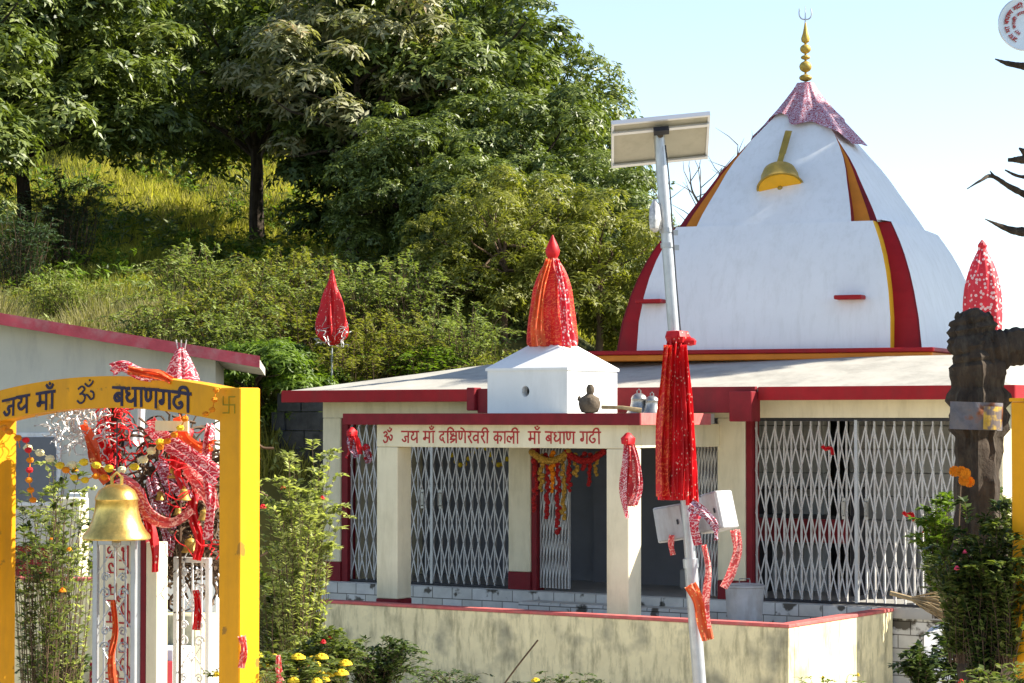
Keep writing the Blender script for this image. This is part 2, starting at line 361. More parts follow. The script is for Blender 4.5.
def limbs(seed, H, r0, targets, lean=0):
    """trunk from the origin up to height H, limbs to targets"""
    rd = random.Random(seed); mb = MB()
    tp = [V(0, 0, -.5)]; x = y = 0
    for i in range(1, 8):
        x += rd.uniform(-.06, .06)*H/4+lean*H/8; y += rd.uniform(-.05, .05)*H/4
        tp.append(V(x, y, H*i/7))
    tp2 = smooth_path(tp, 3)
    n = len(tp2); mb.tube(tp2, [r0*(1.25-.85*i/n)+(.12*r0 if i < 2 else 0) for i in range(n)], 9)
    for t in targets:
        i = rd.randint(int(n*.6), n-2); a = tp2[i]; t = V(*t); rr0 = 0
        m1 = a.lerp(t, .4)+V(rd.uniform(-.2, .2), rd.uniform(-.2, .2), rd.uniform(-.02, .12)*(t-a).length); m2 = a.lerp(t, .75)+V(rd.uniform(-.15, .15), rd.uniform(-.15, .15), 0)
        pp = smooth_path([a, m1, m2, t], 4); k = len(pp)
        rr = r0*.42
        mb.tube(pp, [rr*(1-.88*j/k) for j in range(k)], 6)
    return mb
TREES = {}
def make_tree(kind, seed, rad, H, r0, npuff, wpp, k, ln, wd, lm, bm, zc, low=-.45, pr=(.26, .42), flat=.62):
    """prototype meshes: crown and trunk"""
    rng, pos, nr, ti, pc = crown_pts(seed, rad, npuff, wpp, pr, flat, low)
    p, a, n, L, W = whorls(rng, pos, nr, k, ln, wd)
    tint = np.clip(rng.random(len(p))*.7+.12+np.repeat(ti, k), 0, 1)
    o = leaf_obj('crown', p+np.array([0, 0, zc]), a, n, L, W, lm, None, tint, rng)
    tg = [tuple(c+np.array([0, 0, zc-.15])) for c in pc[::max(1, len(pc)//14)]]
    tr = limbs(seed, H, r0, tg).build('trunk', bm, None, True)
    me = (o.data, tr.data); bpy.data.objects.remove(o); bpy.data.objects.remove(tr)
    TREES[kind] = me
def tree(kind, name, label, cat, loc, rz=0, s=1., group=None):
    t = thing(name, label, cat, loc, rz, group); t.scale = s if isinstance(s, tuple) else (s, s, s)
    for nm, me in zip(('crown', 'trunk'), TREES[kind]):
        o = bpy.data.objects.new(nm, me); C.objects.link(o); o.parent = t
    return t
def frond_bush(seed, n, H, W, leaves, ln, wd, lm, arch=1., stem_r=.008, flower=None):
    """arching stems with paired leaflets; returns (leaf mesh, stem mesh)"""
    rd = random.Random(seed); rng = np.random.default_rng(seed); mb = MB(); pos = []; ax = []; nr = []
    tips = []
    for i in range(n):
        th = rd.uniform(0, 2*math.pi); L = rd.uniform(.55, 1.)
        out = W*rd.uniform(.05, 1.)*L; h = H*L*(1.05-.35*(out/W)**2)
        b = V(math.cos(th)*.3*W*rd.random(), math.sin(th)*.3*W*rd.random(), -.05)
        d = V(math.cos(th), math.sin(th), 0); side = V(-math.sin(th), math.cos(th), 0)*rd.uniform(-.25, .25)
        jj = V(rd.uniform(-1, 1), rd.uniform(-1, 1), 0)*W*.14; pts = [b, b+d*out*.25+V(0, 0, h*.5)+side*.2+jj, b+d*out*.6+V(0, 0, h*.92)+side*.6, b+d*out+V(0, 0, h*(1-.12*arch))+side]
        pp = smooth_path(pts, 5); k = len(pp); mb.tube(pp, [stem_r*(1-.8*j/k) for j in range(k)], 4, False)
        tips.append(pp[-1])
        for j in range(leaves):
            t = rd.uniform(.06, 1)*(k-1); a = int(min(t, k-2)); p = pp[a].lerp(pp[a+1], t-a); tg = (pp[a+1]-pp[a]).normalized()
            s_ = tg.cross(V(0, 0, 1)); s_ = s_.normalized() if s_.length > .01 else V(1, 0, 0)
            for sg in (-1, 1):
                q = tg*.55+s_*sg+V(rd.uniform(-.4, .4), rd.uniform(-.4, .4), rd.uniform(-.3, .5))
                pos.append(p); ax.append(q); nr.append(V(rd.uniform(-.4, .4), rd.uniform(-.4, .4), 1))
    pos = np.array([tuple(v) for v in pos]); ax = np.array([tuple(v) for v in ax]); nr = np.array([tuple(v) for v in nr])
    o = leaf_obj('foliage', pos, ax, nr, ln*rng.uniform(.6, 1.2, len(pos)), wd*rng.uniform(.7, 1.2, len(pos)), lm, None, None, rng)
    st = mb.build('stem', M['twig']); me = (o.data, st.data)
    bpy.data.objects.remove(o); bpy.data.objects.remove(st)
    return me, tips
def bush(mes, name, label, cat, loc, rz=0, s=1., group=None):
    t = thing(name, label, cat, loc, rz, group); t.scale = s if isinstance(s, tuple) else (s, s, s)
    for nm, me in zip(('foliage', 'stem'), mes):
        o = bpy.data.objects.new(nm, me); C.objects.link(o); o.parent = t
    return t

# ------------------------------------------------------------------ Devanagari brush strokes (headline y=1, baseline y=0)
G = {}
G['ja'] = (.95, [[(0, 1), (.95, 1)], [(.74, 1), (.74, 0)], [(.74, .56), (.42, .54), (.38, .44), (.48, .3), (.42, .14), (.24, .12), (.1, .3)]])
G['ya'] = (.9, [[(0, 1), (.9, 1)], [(.7, 1), (.7, 0)], [(.14, .98), (.32, .86), (.3, .68), (.16, .6), (.16, .36), (.36, .24), (.7, .46)]])
G['ma'] = (.85, [[(0, 1), (.85, 1)], [(.66, 1), (.66, 0)], [(.24, 1), (.24, .38), (.14, .28), (.08, .38), (.2, .44), (.66, .42)]])
G['aa'] = (.38, [[(0, 1), (.38, 1)], [(.2, 1), (.2, 0)]])
G['bindu'] = (0, [[(-.55, 1.42), (-.42, 1.24), (-.24, 1.24), (-.12, 1.42)], [(-.34, 1.44), (-.32, 1.52)]])
G['om'] = (1.1, [[(.12, .86), (.32, .98), (.48, .82), (.3, .6), (.2, .56)], [(.28, .58), (.5, .46), (.46, .14), (.24, .02), (.06, .2)], [(.46, .44), (.62, .52), (.74, .36), (.86, .22), (1., .34), (.98, .62), (.82, .7)], [(.52, 1.14), (.7, 1.0), (.9, 1.12), (.96, 1.26)], [(.76, 1.28), (.78, 1.36)]])
G['da'] = (.72, [[(0, 1), (.72, 1)], [(.45, 1), (.45, .76), (.2, .68), (.1, .44), (.26, .24), (.44, .34), (.36, .46)], [(.4, .28), (.6, 0)]])
G['i'] = (.34, [[(0, 1), (.34, 1)], [(.18, 0), (.18, 1), (.28, 1.28), (.5, 1.34), (.72, 1.22), (.78, 1)]])
G['ksha'] = (.9, [[(0, 1), (.9, 1)], [(.72, 1), (.72, 0)], [(.18, .98), (.2, .76), (.36, .68), (.44, .84)], [(.72, .62), (.4, .64), (.16, .46), (.3, .36), (.52, .28), (.14, .02)], [(.1, .3), (.72, .36)]])
G['nna'] = (.92, [[(0, 1), (.92, 1)], [(.74, 1), (.74, 0)], [(.12, 1), (.12, .5), (.24, .34), (.38, .42), (.42, .6), (.42, 1)]])
G['e'] = (0, [[(-.2, 1.0), (-.36, 1.24), (-.62, 1.34)]])
G['ra'] = (.55, [[(0, 1), (.55, 1)], [(.22, 1), (.38, .84), (.32, .62), (.14, .56), (.5, .04)]])
G['va'] = (.8, [[(0, 1), (.8, 1)], [(.6, 1), (.6, 0)], [(.6, .62), (.34, .68), (.12, .46), (.28, .24), (.6, .36)]])
G['ba'] = (.8, [[(0, 1), (.8, 1)], [(.6, 1), (.6, 0)], [(.6, .62), (.34, .68), (.12, .46), (.28, .24), (.6, .36)], [(.22, .6), (.54, .34)]])
G['ii'] = (.36, [[(0, 1), (.36, 1)], [(.2, 0), (.2, 1), (.12, 1.26), (-.08, 1.34), (-.28, 1.24), (-.36, 1)]])
G['ka'] = (.95, [[(0, 1), (.95, 1)], [(.45, 1), (.45, 0)], [(.45, .62), (.24, .66), (.1, .46), (.22, .26), (.45, .38)], [(.45, .6), (.7, .64), (.82, .46), (.7, .22)]])
G['la'] = (.9, [[(0, 1), (.9, 1)], [(.72, 1), (.72, 0)], [(.36, .10), (.12, .22), (.08, .46), (.22, .62), (.38, .52), (.44, .34), (.54, .54), (.72, .60)]])
G['dha'] = (.85, [[(.45, 1), (.85, 1)], [(.66, 1), (.66, 0)], [(.3, .98), (.12, .96), (.1, .76), (.3, .66), (.12, .5), (.22, .26), (.44, .26), (.66, .46)]])
G['ga'] = (.85, [[(0, 1), (.85, 1)], [(.66, 1), (.66, 0)], [(.3, 1), (.3, .36), (.16, .26), (.08, .38), (.2, .46)]])
G['ddha'] = (.78, [[(0, 1), (.78, 1)], [(.42, 1), (.42, .8), (.18, .7), (.1, .36), (.34, .12), (.6, .26), (.56, .46), (.4, .4)]])
G['sp'] = (.45, [])
G['gap'] = (.1, [])
JAIMAA = ['ja', 'ya', 'sp', 'ma', 'aa', 'bindu']
T_PORCH = ['om', 'sp', 'sp']+JAIMAA+['sp', 'da', 'i', 'ksha', 'nna', 'e', 'ra', 'va', 'ra', 'ii', 'sp', 'ka', 'aa', 'la', 'ii', 'sp', 'sp', 'ma', 'aa', 'bindu', 'sp', 'ba', 'dha', 'aa', 'nna', 'sp', 'ga', 'ddha', 'ii']
def glyphs(keys, fit, h, wt_, Q, seed=1, jit=.02):
    """fit: total width; h: letter height; wt_: half stroke width; Q(x,y,n)->point, n outwards"""
    rd = random.Random(seed); tot = sum(G[k][0] for k in keys); sx = fit/tot; mb = MB(); x = 0
    for k in keys:
        w_, st = G[k]
        for s_ in st:
            pts = [V((x+a[0])*sx+rd.uniform(-jit, jit)*h, (a[1]+rd.uniform(-jit, jit))*h, 0) for a in s_]
            if len(pts) > 2: pts = smooth_path(pts, 5)
            n = len(pts); L_ = []
            for i, p in enumerate(pts):
                t = pts[min(i+1, n-1)]-pts[max(i-1, 0)]; t = t.normalized() if t.length > 1e-9 else V(1, 0, 0)
                nn = V(-t.y, t.x, 0)*wt_*rd.uniform(.85, 1.12); e = t*wt_*.4*(1 if i == n-1 else -1 if i == 0 else 0)
                L_ += [p+nn+e, p-nn+e]
            dz = .0012+.0004*rd.random()+.0003*(st.index(s_))
            vs = [Q(a.x, a.y, .0) for a in L_]+[Q(a.x, a.y, .0025+dz) for a in L_]
            N_ = len(L_); fs = []
            for i in range(n-1):
                a = i*2; fs += [(a+N_, a+1+N_, a+3+N_, a+2+N_), (a, a+2, a+2+N_, a+N_), (a+1, a+1+N_, a+3+N_, a+3)]
            fs += [(0, N_, N_+1, 1), (N_-2, N_-1, 2*N_-1, 2*N_-2)]
            mb.add(vs, fs)
        x += w_
    return mb

# ================================================================== TERRAIN
def smooth(a, b, x):
    t = np.clip((x-a)/(b-a), 0, 1); return t*t*(3-2*t)
def terr(x, y):
    x = np.asarray(x, float); y = np.asarray(y, float)
    base = np.interp(y, [-50, 0, 12, 15, 20, 24, 34, 36, 38, 42, 46, 50, 55, 60, 66, 75, 100, 160, 400], [.6, .45, .25, .05, -.8, -1.12, -1.12, .8, 2.1, 3.4, 4.4, 5.1, 5.8, 7.4, 9.8, 12.2, 14.5, 12, 8])
    m = 1-smooth(-.5, 8, x-(y-45)*.04)
    hill = np.maximum(base+.7, 0)
    z = np.where(y > 34, -.7+hill*m, base)
    far = smooth(34, 60, y)*smooth(4, 20, x)
    z = z-far*9
    n = .16*np.sin(x*.9+1.3)*np.cos(y*.7)+.10*np.sin(x*2.1+y*1.7)+.05*np.sin(x*4.3-y*3.1)
    return z+n*smooth(36, 42, y)
def terrain():
    xs = np.concatenate([np.linspace(-900, -60, 12), np.linspace(-45, 45, 181), np.linspace(60, 900, 12)])
    ys = np.concatenate([np.linspace(-60, 10, 12), np.linspace(11, 110, 199), np.linspace(130, 2500, 14)])
    X, Y = np.meshgrid(xs, ys); Z = terr(X, Y); nx = len(xs)
    mb = MB(); mb.v = [tuple(v) for v in np.stack([X.ravel(), Y.ravel(), Z.ravel()], 1)]
    mb.f = [(j*nx+i, j*nx+i+1, (j+1)*nx+i+1, (j+1)*nx+i) for j in range(len(ys)-1) for i in range(nx-1)]; mb.m = [0]*len(mb.f)
    tag(mb.build('ground', M['hill'], None, True), kind='structure')
terrain()
def tz(x, y): return float(terr(x, y))
M['bounce_ground'] = mat('pale_bounce_cement', (.46, .42, .35), .9, var=.15, vs=1.5, stain=(.25, .22, .18), stain_amt=.6, stain_scale=(1, 1, 1), bump=.3, bs=8)
mb = MB(); mb.grid(lambda a, b: V(-6+13*a, 11+16*b, tz(-6+13*a, 11+16*b)+.03), 27, 33); tag(mb.build('bounce_sheet', M['bounce_ground'], None, True), kind='structure')  # pale sheet, mostly out of view, added to bounce sunlight onto front walls

# ================================================================== TEMPLE  (local x along the front, y back, z up; floor z=0)
YAW = R(-33.6)
U = V(math.cos(YAW), math.sin(YAW), 0); W_ = V(-math.sin(YAW), math.cos(YAW), 0)
O = V(2.77, 27.9, 0)
def B(u, v, z=0): return O+U*u+W_*v+V(0, 0, z)
T = thing('temple', 'low cream temple hall with red roof edge, pillared porch and folding lattice gates', 'temple', O, YAW)
def tp(name, mb, m, smooth=False, parent=None): return mb.build(name, m, parent or T, smooth)
# floor and plinth
tp('floor_slab', MB().box(-6.4, 3.1, .0, 6.2, -.12, 0), M['floor'])
tp('plinth', MB().box(-6.45, 3.15, .02, 6.2, -1.3, -.122), M['tile'])
tp('plinth', MB().box(-6.46, 1.62, -.03, -.002, -.5, -.012, .004), M['tile'])
tp('porch_floor', MB().box(-4.35, 1.6, -2.4, -.034, -1.2, -.24), M['floor'])
m_ = MB(); m_.box(-3.0, -.62, -.36, -.034, -.236, -.11, .01); tp('step', m_, M['tile'])
# walls: piers of the front
def pier(u0, u1, base=True, z1=2.1, v0=0., v1=.24, bz=.22):
    p = tp('pier', MB().box(u0, u1, v0, v1, bz if base else 0, z1, .008), M['cream'])
    if base: tp('painted_base', MB().box(u0-.003, u1+.003, v0-.004, v1+.004, 0.002, bz-.002, .004), M['maroon'], parent=p)
pier(-6.27, -5.98, True, bz=.25); pier(-3.38, -3.06); pier(-.46, -.1)
pier(2.55, 3.05)
for u0, u1 in ((-5.98, -5.88), (-.1, -.02), (-3.06, -2.98)):
    tp('door_jamb', MB().box(u0+.003, u1, .02, .2, 0, 2.1, .004), M['maroon'])
tp('lintel', MB().box(-6.27, 3.05, .004, .236, 2.103, 2.307), M['cream'])
tp('side_wall', MB().box(-6.27, -6.05, .245, 6.0, 0, 2.305), M['cream'])
tp('side_wall', MB().box(2.83, 3.05, .245, .5, 0, 2.305).box(2.83, 3.05, 2.6, 6.0, 0, 2.305).box(2.83, 3.05, .503, 2.597, 2.0, 2.305), M['cream'])
tp('back_wall', MB().box(-6.04, 2.82, 5.78, 6.0, 0, 2.305), M['innerl'])
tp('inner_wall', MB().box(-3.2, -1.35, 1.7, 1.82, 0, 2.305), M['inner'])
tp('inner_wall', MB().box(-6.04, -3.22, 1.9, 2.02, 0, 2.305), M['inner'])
m_ = MB()
for i in range(5):
    for j in range(8): m_.box(-1.33+i*.28, -1.33+i*.28+.275, 1.70+.001*(i % 2), 1.80, j*.287+.002, j*.287+.283, .004)
tp('inner_wall', m_, M['innerl'])
m_ = MB()
for i in range(9):
    for j in range(8): m_.box(.12+i*.3, .12+i*.3+.294, 2.3+.001*((i+j) % 2), 2.42, j*.287+.003, j*.287+.282, .004)
tp('inner_wall', m_, M['innerl'])
# roof
tp('roof_slab', MB().box(-6.55, 3.35, -.44, 6.3, 2.31, 2.44), M['conc'])
m_ = MB(); m_.add([(-6.55, -.44, 2.443), (3.35, -.44, 2.443), (3.35, 6.3, 2.443), (-6.55, 6.3, 2.443),
          (-4.6, 1.4, 2.80), (1.9, 1.4, 2.83), (1.9, 5.4, 2.83), (-4.6, 5.4, 2.80)],
         [(0, 1, 5, 4), (1, 2, 6, 5), (2, 3, 7, 6), (3, 0, 4, 7), (4, 5, 6, 7)])
tp('roof_screed', m_, M['conc'])
tp('fascia', MB().box(-6.58, -3.52, -.47, -.443, 2.30, 2.452, .005), M['red'])
tp('fascia', MB().box(.32, 3.38, -.47, -.443, 2.30, 2.452, .005), M['red'])
tp('fascia', MB().box(3.353, 3.38, -.44, 6.3, 2.30, 2.452, .005), M['red'])
tp('fascia', MB().box(-3.50, .30, -.50, -.443, 2.16, 2.456, .005), M['maroon'])
tp('fascia', MB().box(-3.62, -3.505, -.56, -.40, 2.19, 2.47, .008), M['maroon'])
tp('fascia', MB().box(.03, .315, -.62, -.40, 2.06, 2.40, .008), M['maroon'])
# porch
p = tp('porch_roof', MB().box(-4.22, -.22, -2.19, -.505, 2.035, 2.15), M['conc'])
tp('fascia', MB().box(-4.24, -.197, -2.215, -2.193, 2.022, 2.153, .004), M['maroon'], parent=p)
tp('fascia', MB().box(-.217, -.195, -2.19, -.63, 2.022, 2.153, .004), M['pinkred'], parent=p)  # sunlight on this side is put into the colour; front stays maroon
tp('beam', MB().box(-3.85, -.43, -2.07, -1.79, 1.765, 2.033, .006), M['cream'])
tp('beam', MB().box(-.71, -.43, -1.787, -.003, 1.768, 2.033, .006), M['cream'])
tp('beam', MB().box(-3.85, -3.55, -1.787, -.003, 1.768, 2.033, .006), M['cream'])
c1 = tp('column', MB().box(-3.85, -3.55, -2.068, -1.79, .0, 1.762, .008), M['cream'])
tp('painted_base', MB().box(-3.855, -3.545, -2.073, -1.785, -.24, -.003, .006), M['maroon'], parent=c1)
c2 = tp('column', MB().box(-.71, -.43, -2.068, -1.79, -.24, 1.762, .008), M['cream'])
# porch lettering
def QP(x, y, n): return V(-3.76+x, -2.0705-n, 1.815+y)
tp('lettering', glyphs(T_PORCH, 2.98, .128, .0088, QP, 3), M['lettering'])
# collapsible gates
def lattice(u0, u1, z0, z1, n, tiers, vy=.10, name='lattice', m='gatepaint', fold=False):
    mb = MB(); st = (u1-u0)/n; vb = MB()
    rj = random.Random(int(n*7+tiers)); us = [u0+st*(i+(rj.uniform(-.11, .11) if 0 < i < n else 0)) for i in range(n+1)]; ju = [rj.uniform(-.012, .012) for _ in range(n)]
    for i in range(n+1):
        u = us[i]; hw = .0085
        vb.box(u-hw, u+hw, vy-.012, vy+.012, z0+.01, z1-.01)
    th = (z1-z0-.12)/tiers
    for i in range(n):
        for k in range(tiers):
            a = us[i]; b = us[i+1]; lo = z0+.05+th*k+ju[i]; hi = lo+th*.98
            for (x0, x1, dy) in ((a, b, -.018), (b, a, -.024)):
                d = V(x1-x0, 0, hi-lo); c = V((x0+x1)/2, vy+dy, (lo+hi)/2)
                mb.obox(c, d, (0, 1, 0), d.cross(V(0, 1, 0)), d.length/2, .002, .0082)
    return vb, mb
def gate(name, label, u0, u1, n, tiers, split=None, handles=(), loc_v=.10, z0=.02, z1=2.08):
    g = thing(name, label, 'gate', B(u0, loc_v, 0), YAW, 'folding lattice gates of the temple')
    vb, mb = lattice(0, u1-u0, z0, z1, n, tiers, 0)
    vb.build('upright_bars', M['gatepaint'], g); mb.build('lattice', M['gatepaint'], g)
    MB().box(-.02, u1-u0+.02, -.03, .03, z1-.015, z1+.02, .003).build('top_rail', M['dark'], g)
    MB().box(-.02, u1-u0+.02, -.03, .03, z0-.015, z0+.012, .003).build('bottom_rail', M['dark'], g)
    for x in handles:
        h = MB(); h.tube([(x, -.03, 1.0), (x, -.075, 1.0), (x, -.075, 1.16), (x, -.03, 1.16)], .009, 6)
        h.box(x-.022, x+.022, -.034, -.026, .96, 1.2); h.build('handle', M['oldbell'], g)
    if split:
        MB().box(split-.02, split+.02, -.032, .02, z0, z1, .003).build('meeting_stile', M['gategrey'], g)
    return g
gate('lattice_gate', 'wide silver lattice gate on the right of the temple with closed double leaves', 0.0, 2.54, 22, 4, 1.27, (1.12, 1.40))
gate('lattice_gate', 'closed silver lattice gate behind the left column of the porch', -5.87, -3.40, 21, 4, 1.28, (1.14, 1.42))
def folded(label, u0, u1, n, v=.1):
    g = thing('lattice_gate', label, 'gate', B(u0, v, 0), YAW, 'folding lattice gates of the temple')
    mb = MB(); st = (u1-u0)/n
    for i in range(n+1): mb.box(st*i-.008, st*i+.008, -.02, .02, .03, 2.07)
    mb.build('upright_bars', M['gatepaint'], g)
    m2 = MB()
    for i in range(n):
        for k in range(7): m2.obox(V(st*(i+.5), -.026, .25+k*.27), V(st, 0, .24), (0, 1, 0), V(-.24, 0, st), .12, .002, .007)
    m2.build('lattice', M['gatepaint'], g)
folded('folded lattice gate leaf pushed against the left side of the temple doorway', -2.96, -2.56, 9)
folded('folded lattice gate leaf at the right side of the temple doorway', -.80, -.50, 7)

# dome
DC = V(3.80, 31.2, 0)
DR = R(-23.5)
D_ = thing('temple_dome', 'tall white curved dome with red and orange corner bands on the temple roof', 'dome', DC, DR)
ZF = [2.90, 3.3, 3.62, 3.85, 4.07, 4.25, 4.40, 4.50, 4.56, 4.66, 4.83, 5.04, 5.2, 5.36, 5.52, 5.68, 5.82, 5.94, 6.08, 6.2, 6.34, 6.44]
AF = [1.95, 1.895, 1.82, 1.75, 1.665, 1.58, 1.495, 1.435, 1.395, 1.325, 1.195, 1.03, .91, .785, .66, .54, .435, .345, .24, .165, .09, .05]
zu = ZF; au = AF
KL = 8   # rings of the lower stage end at z = 4.50
def af(z): return float(np.interp(z, ZF, AF))
def ac(z, low):      # side panel half width: the upper stage steps in
    return af(z) if low else af(z)-.15*max(0, (5.3-z)/.8)
def corner(z, low):  # p: half width of the broad panel, q: where the recess face lies
    if low: return ac(z, 1)-(.34-.17*(z-2.9)/1.6), af(z)-(.18+.05*(z-2.9)/1.6)
    k = max(0, (5.62-z)/1.12); return ac(z, 0)-.29*k, af(z)-.15*k
def level(zs, low):
    out = []
    for z in zs:
        a, c = af(z), ac(z, low); p, q = corner(z, low); p = max(p, .03); q = max(q, .03)
        out.append([V(x, y, z) for x, y in ((p, -a), (p, -q), (c, -q), (c, q), (p, q), (p, a), (-p, a), (-p, q), (-c, q), (-c, -q), (-p, -q), (-p, -a))])
    return out
lo_ = level(ZF[:KL], 1); hi_ = level(ZF[KL-1:], 0)
def bulge_strip(mb, seq, i0, i1, nrm):
    sub = 12; vs = []
    for r in seq:
        for k in range(sub+1):
            t = k/sub; w_ = (r[i1]-r[i0]).length; vs.append(r[i0].lerp(r[i1], t)+nrm*(.022*w_*(1-(2*t-1)**2)))
    n = len(seq); mb.add(vs, [(j*(sub+1)+k, j*(sub+1)+k+1, (j+1)*(sub+1)+k+1, (j+1)*(sub+1)+k) for j in range(n-1) for k in range(sub)])
for i0, i1, nn_ in ((11, 0, V(0, -1, 0)), (5, 6, V(0, 1, 0))):
    body = MB(); bulge_strip(body, lo_+hi_, i0, i1, nn_); body.build('dome_face', M['domewhite'], D_, True)
for i0, i1, nn_ in ((2, 3, V(1, 0, 0)), (8, 9, V(-1, 0, 0))):
    body = MB(); bulge_strip(body, lo_, i0, i1, nn_); bulge_strip(body, hi_, i0, i1, nn_)
    a, b, c_, d_ = lo_[-1][i0], lo_[-1][i1], hi_[0][i1], hi_[0][i0]; body.add([a+V(0, 0, .001), b+V(0, 0, .001), c_+V(0, 0, .03), d_+V(0, 0, .03)], [(0, 1, 2, 3)])
    body.build('dome_face', M['domewhite'], D_, True)
m_ = MB(); m_.add([v+V(0, 0, -.001) for v in lo_[-1]], [tuple(range(12))]); m_.build('shoulder', M['domewhite'], D_)
for seq, mats2, low in ((lo_, [M['amber'], M['red'], M['maroon']], 1), (hi_, [M['maroon'], M['orange'], M['maroon']], 0)):
    sq = seq if low else [r for r in seq if corner(r[0].z, 0)[0] < ac(r[0].z, 0)-.004]+[[r for r in seq if corner(r[0].z, 0)[0] >= ac(r[0].z, 0)-.004][0]]
    for ids in ((0, 1, 2), (5, 4, 3), (6, 7, 8), (11, 10, 9)):
        bb = MB()
        for f in (0, 1):
            bb.cur = f; vs = []
            for r_ in sq: vs += [r_[ids[f]], r_[ids[f+1]]]
            bb.add(vs, [(2*j, 2*j+1, 2*j+3, 2*j+2) for j in range(len(sq)-1)])
        bb.cur = 2; vs = []; sy = -1 if ids[0] in (0, 11) else 1
        for r_ in sq: vs += [r_[ids[2]].lerp(r_[ids[1]], .30 if not low else .08)+V(0, .004*sy, 0), r_[ids[2]]+V(0, .004*sy, 0)]
        bb.add(vs, [(2*j, 2*j+1, 2*j+3, 2*j+2) for j in range(len(sq)-1)])
        bb.build('corner_band', mats2, D_)
m_ = MB(); m_.cur = 0; m_.box(-2.17, 2.17, -2.17, 2.17, 2.80, 2.875, .01); m_.build('base_ledge', M['orange'], D_)
m_ = MB(); m_.box(-2.19, 2.19, -2.19, 2.19, 2.877, 2.93, .01); m_.build('base_ledge', M['red'], D_)
for x in (1.12, -1.42): MB().box(x-.17, x+.17, -2.06, -1.86, 3.52, 3.57, .008).build('small_ledge', M['red'], D_)
# gold bell relief on the dome face
gb = thing('dome_bell', 'gold painted half bell with yellow mouth fixed high on the front of the dome', 'bell', DC+Matrix.Rotation(DR, 3, 'Z') @ V(-.02, -1.06, 5.03), DR)
tilt = Matrix.Rotation(R(-31), 3, 'X') @ Matrix.Rotation(R(-12), 3, 'Y')
MB().lathe([(.30, -.06), (.285, -.03), (.25, .02), (.235, .12), (.205, .2), (.12, .26), (.03, .28)], (0, 0, 0), 28, None, tilt).build('bell_body', M['goldpaint'], gb, True)
MB().lathe([(.02, -.066), (.27, -.072), (.27, -.062), (.02, -.062)], (0, 0, 0), 28, None, tilt).build('bell_mouth', M['amber'], gb)
MB().ball(tilt @ V(0, -.02, -.08), .035).build('clapper', M['goldpaint'], gb, True)
m_ = MB(); pts = [tilt @ V(0, -.02, .27), tilt @ V(.06, -.03, .45), tilt @ V(.16, -.02, .80)]
a, b, c = pts; m_.obox((a+b)/2, b-a, (0, 1, .5), (b-a).cross(V(0, 1, .5)), (b-a).length/2, .015, .035); m_.obox((b+c)/2, c-b, (0, 1, .5), (c-b).cross(V(0, 1, .5)), (c-b).length/2, .016, .042)
m_.build('strap', M['goldpaint'], gb)
# finial
fn = thing('finial', 'gilded finial of stacked balls topped by a small trident on the dome tip', 'finial', DC+V(0, 0, 6.42))
def sph(zc, r, sq=1, n=8): return [(max(.012, r*math.sin(math.pi*i/n)), zc-r*sq*math.cos(math.pi*i/n)) for i in range(n+1)]
prof = [(.03, -.1), (.03, .02)]+sph(.08, .085, .55)+[(.018, .14)]+sph(.225, .082, .9)+[(.018, .30)]+sph(.345, .062, .5)+[(.018, .38)]+sph(.455, .072, .85)+[(.018, .53), (.05, .55), (.058, .59), (.035, .66), (.016, .76), (.01, .80)]
MB().lathe(prof, (0, 0, 0), 18).build('stacked_balls', M['goldpaint'], fn, True)
m_ = MB(); m_.tube([(0, 0, .78), (0, 0, 1.02)], [.012, .004], 6)
m_.tube(smooth_path([(-.075, 0, .98), (-.08, 0, .90), (-.05, 0, .85), (0, 0, .84), (.05, 0, .85), (.08, 0, .90), (.075, 0, .98)], 4), .009, 6)
m_.build('trident', M['steel'], fn, True)
# cloth on the dome tip
def apex_cloth(th, s):
    c4 = math.cos(2*(th+.35)); length = .64+.19*c4+.07*math.cos(4*th+.4)+.04*math.sin(7*th)
    z = 6.43-length*s
    a = float(np.interp(z, zu, au)); sq = a/ max(abs(math.cos(th)), abs(math.sin(th)))
    r = min(sq, a*1.36)+.05+.05*s+.035*s*math.sin(9*th+2*s)+.018*math.sin(21*th)*s+.05*s*s*max(0, c4)+.03*s*math.sin(4*th+1)
    return V(r*math.cos(th), r*math.sin(th), z)
m_ = MB(); m_.grid(lambda a, b: apex_cloth(2*math.pi*a, b**.8), 97, 14)
o = m_.build('cloth', M['cplaid'], None, True); o.location = DC; o.rotation_euler = (0, 0, DR)
o.name = 'tip_cloth'; tag(o, 'maroon and lilac checked cloth draped over the dome tip below the gilded finial', 'cloth')

# small shrine on the porch roof
sh = thing('roof_shrine', 'small white square shrine with a pyramid top on the porch roof', 'shrine', B(-1.90, -1.30, 2.152), YAW)
hs = .54
m_ = MB()
n_ = 24; ring = [(-.02+.052*math.cos(2*math.pi*k/n_), -hs, .25+.062*math.sin(2*math.pi*k/n_)) for k in range(n_)]
sqr = []
for k in range(n_):
    a = 2*math.pi*k/n_; c, s_ = math.cos(a), math.sin(a); t = 1/max(abs(c), abs(s_))
    sqr.append((c*t*hs, -hs, .245+s_*t*.245))
rin = [(x, -hs+.12, z) for x, y, z in ring]
m_.add(ring+sqr+rin, [(k, (k+1) % n_, n_+(k+1) % n_, n_+k) for k in range(n_)]+[(k, 2*n_+k, 2*n_+(k+1) % n_, (k+1) % n_) for k in range(n_)])
m_.add([(-hs, -hs, 0), (hs, -hs, 0), (hs, hs, 0), (-hs, hs, 0), (-hs, -hs, .49), (hs, -hs, .49), (hs, hs, .49), (-hs, hs, .49)], [(1, 2, 6, 5), (2, 3, 7, 6), (3, 0, 4, 7)])
m_.build('shrine_wall', M['white'], sh)
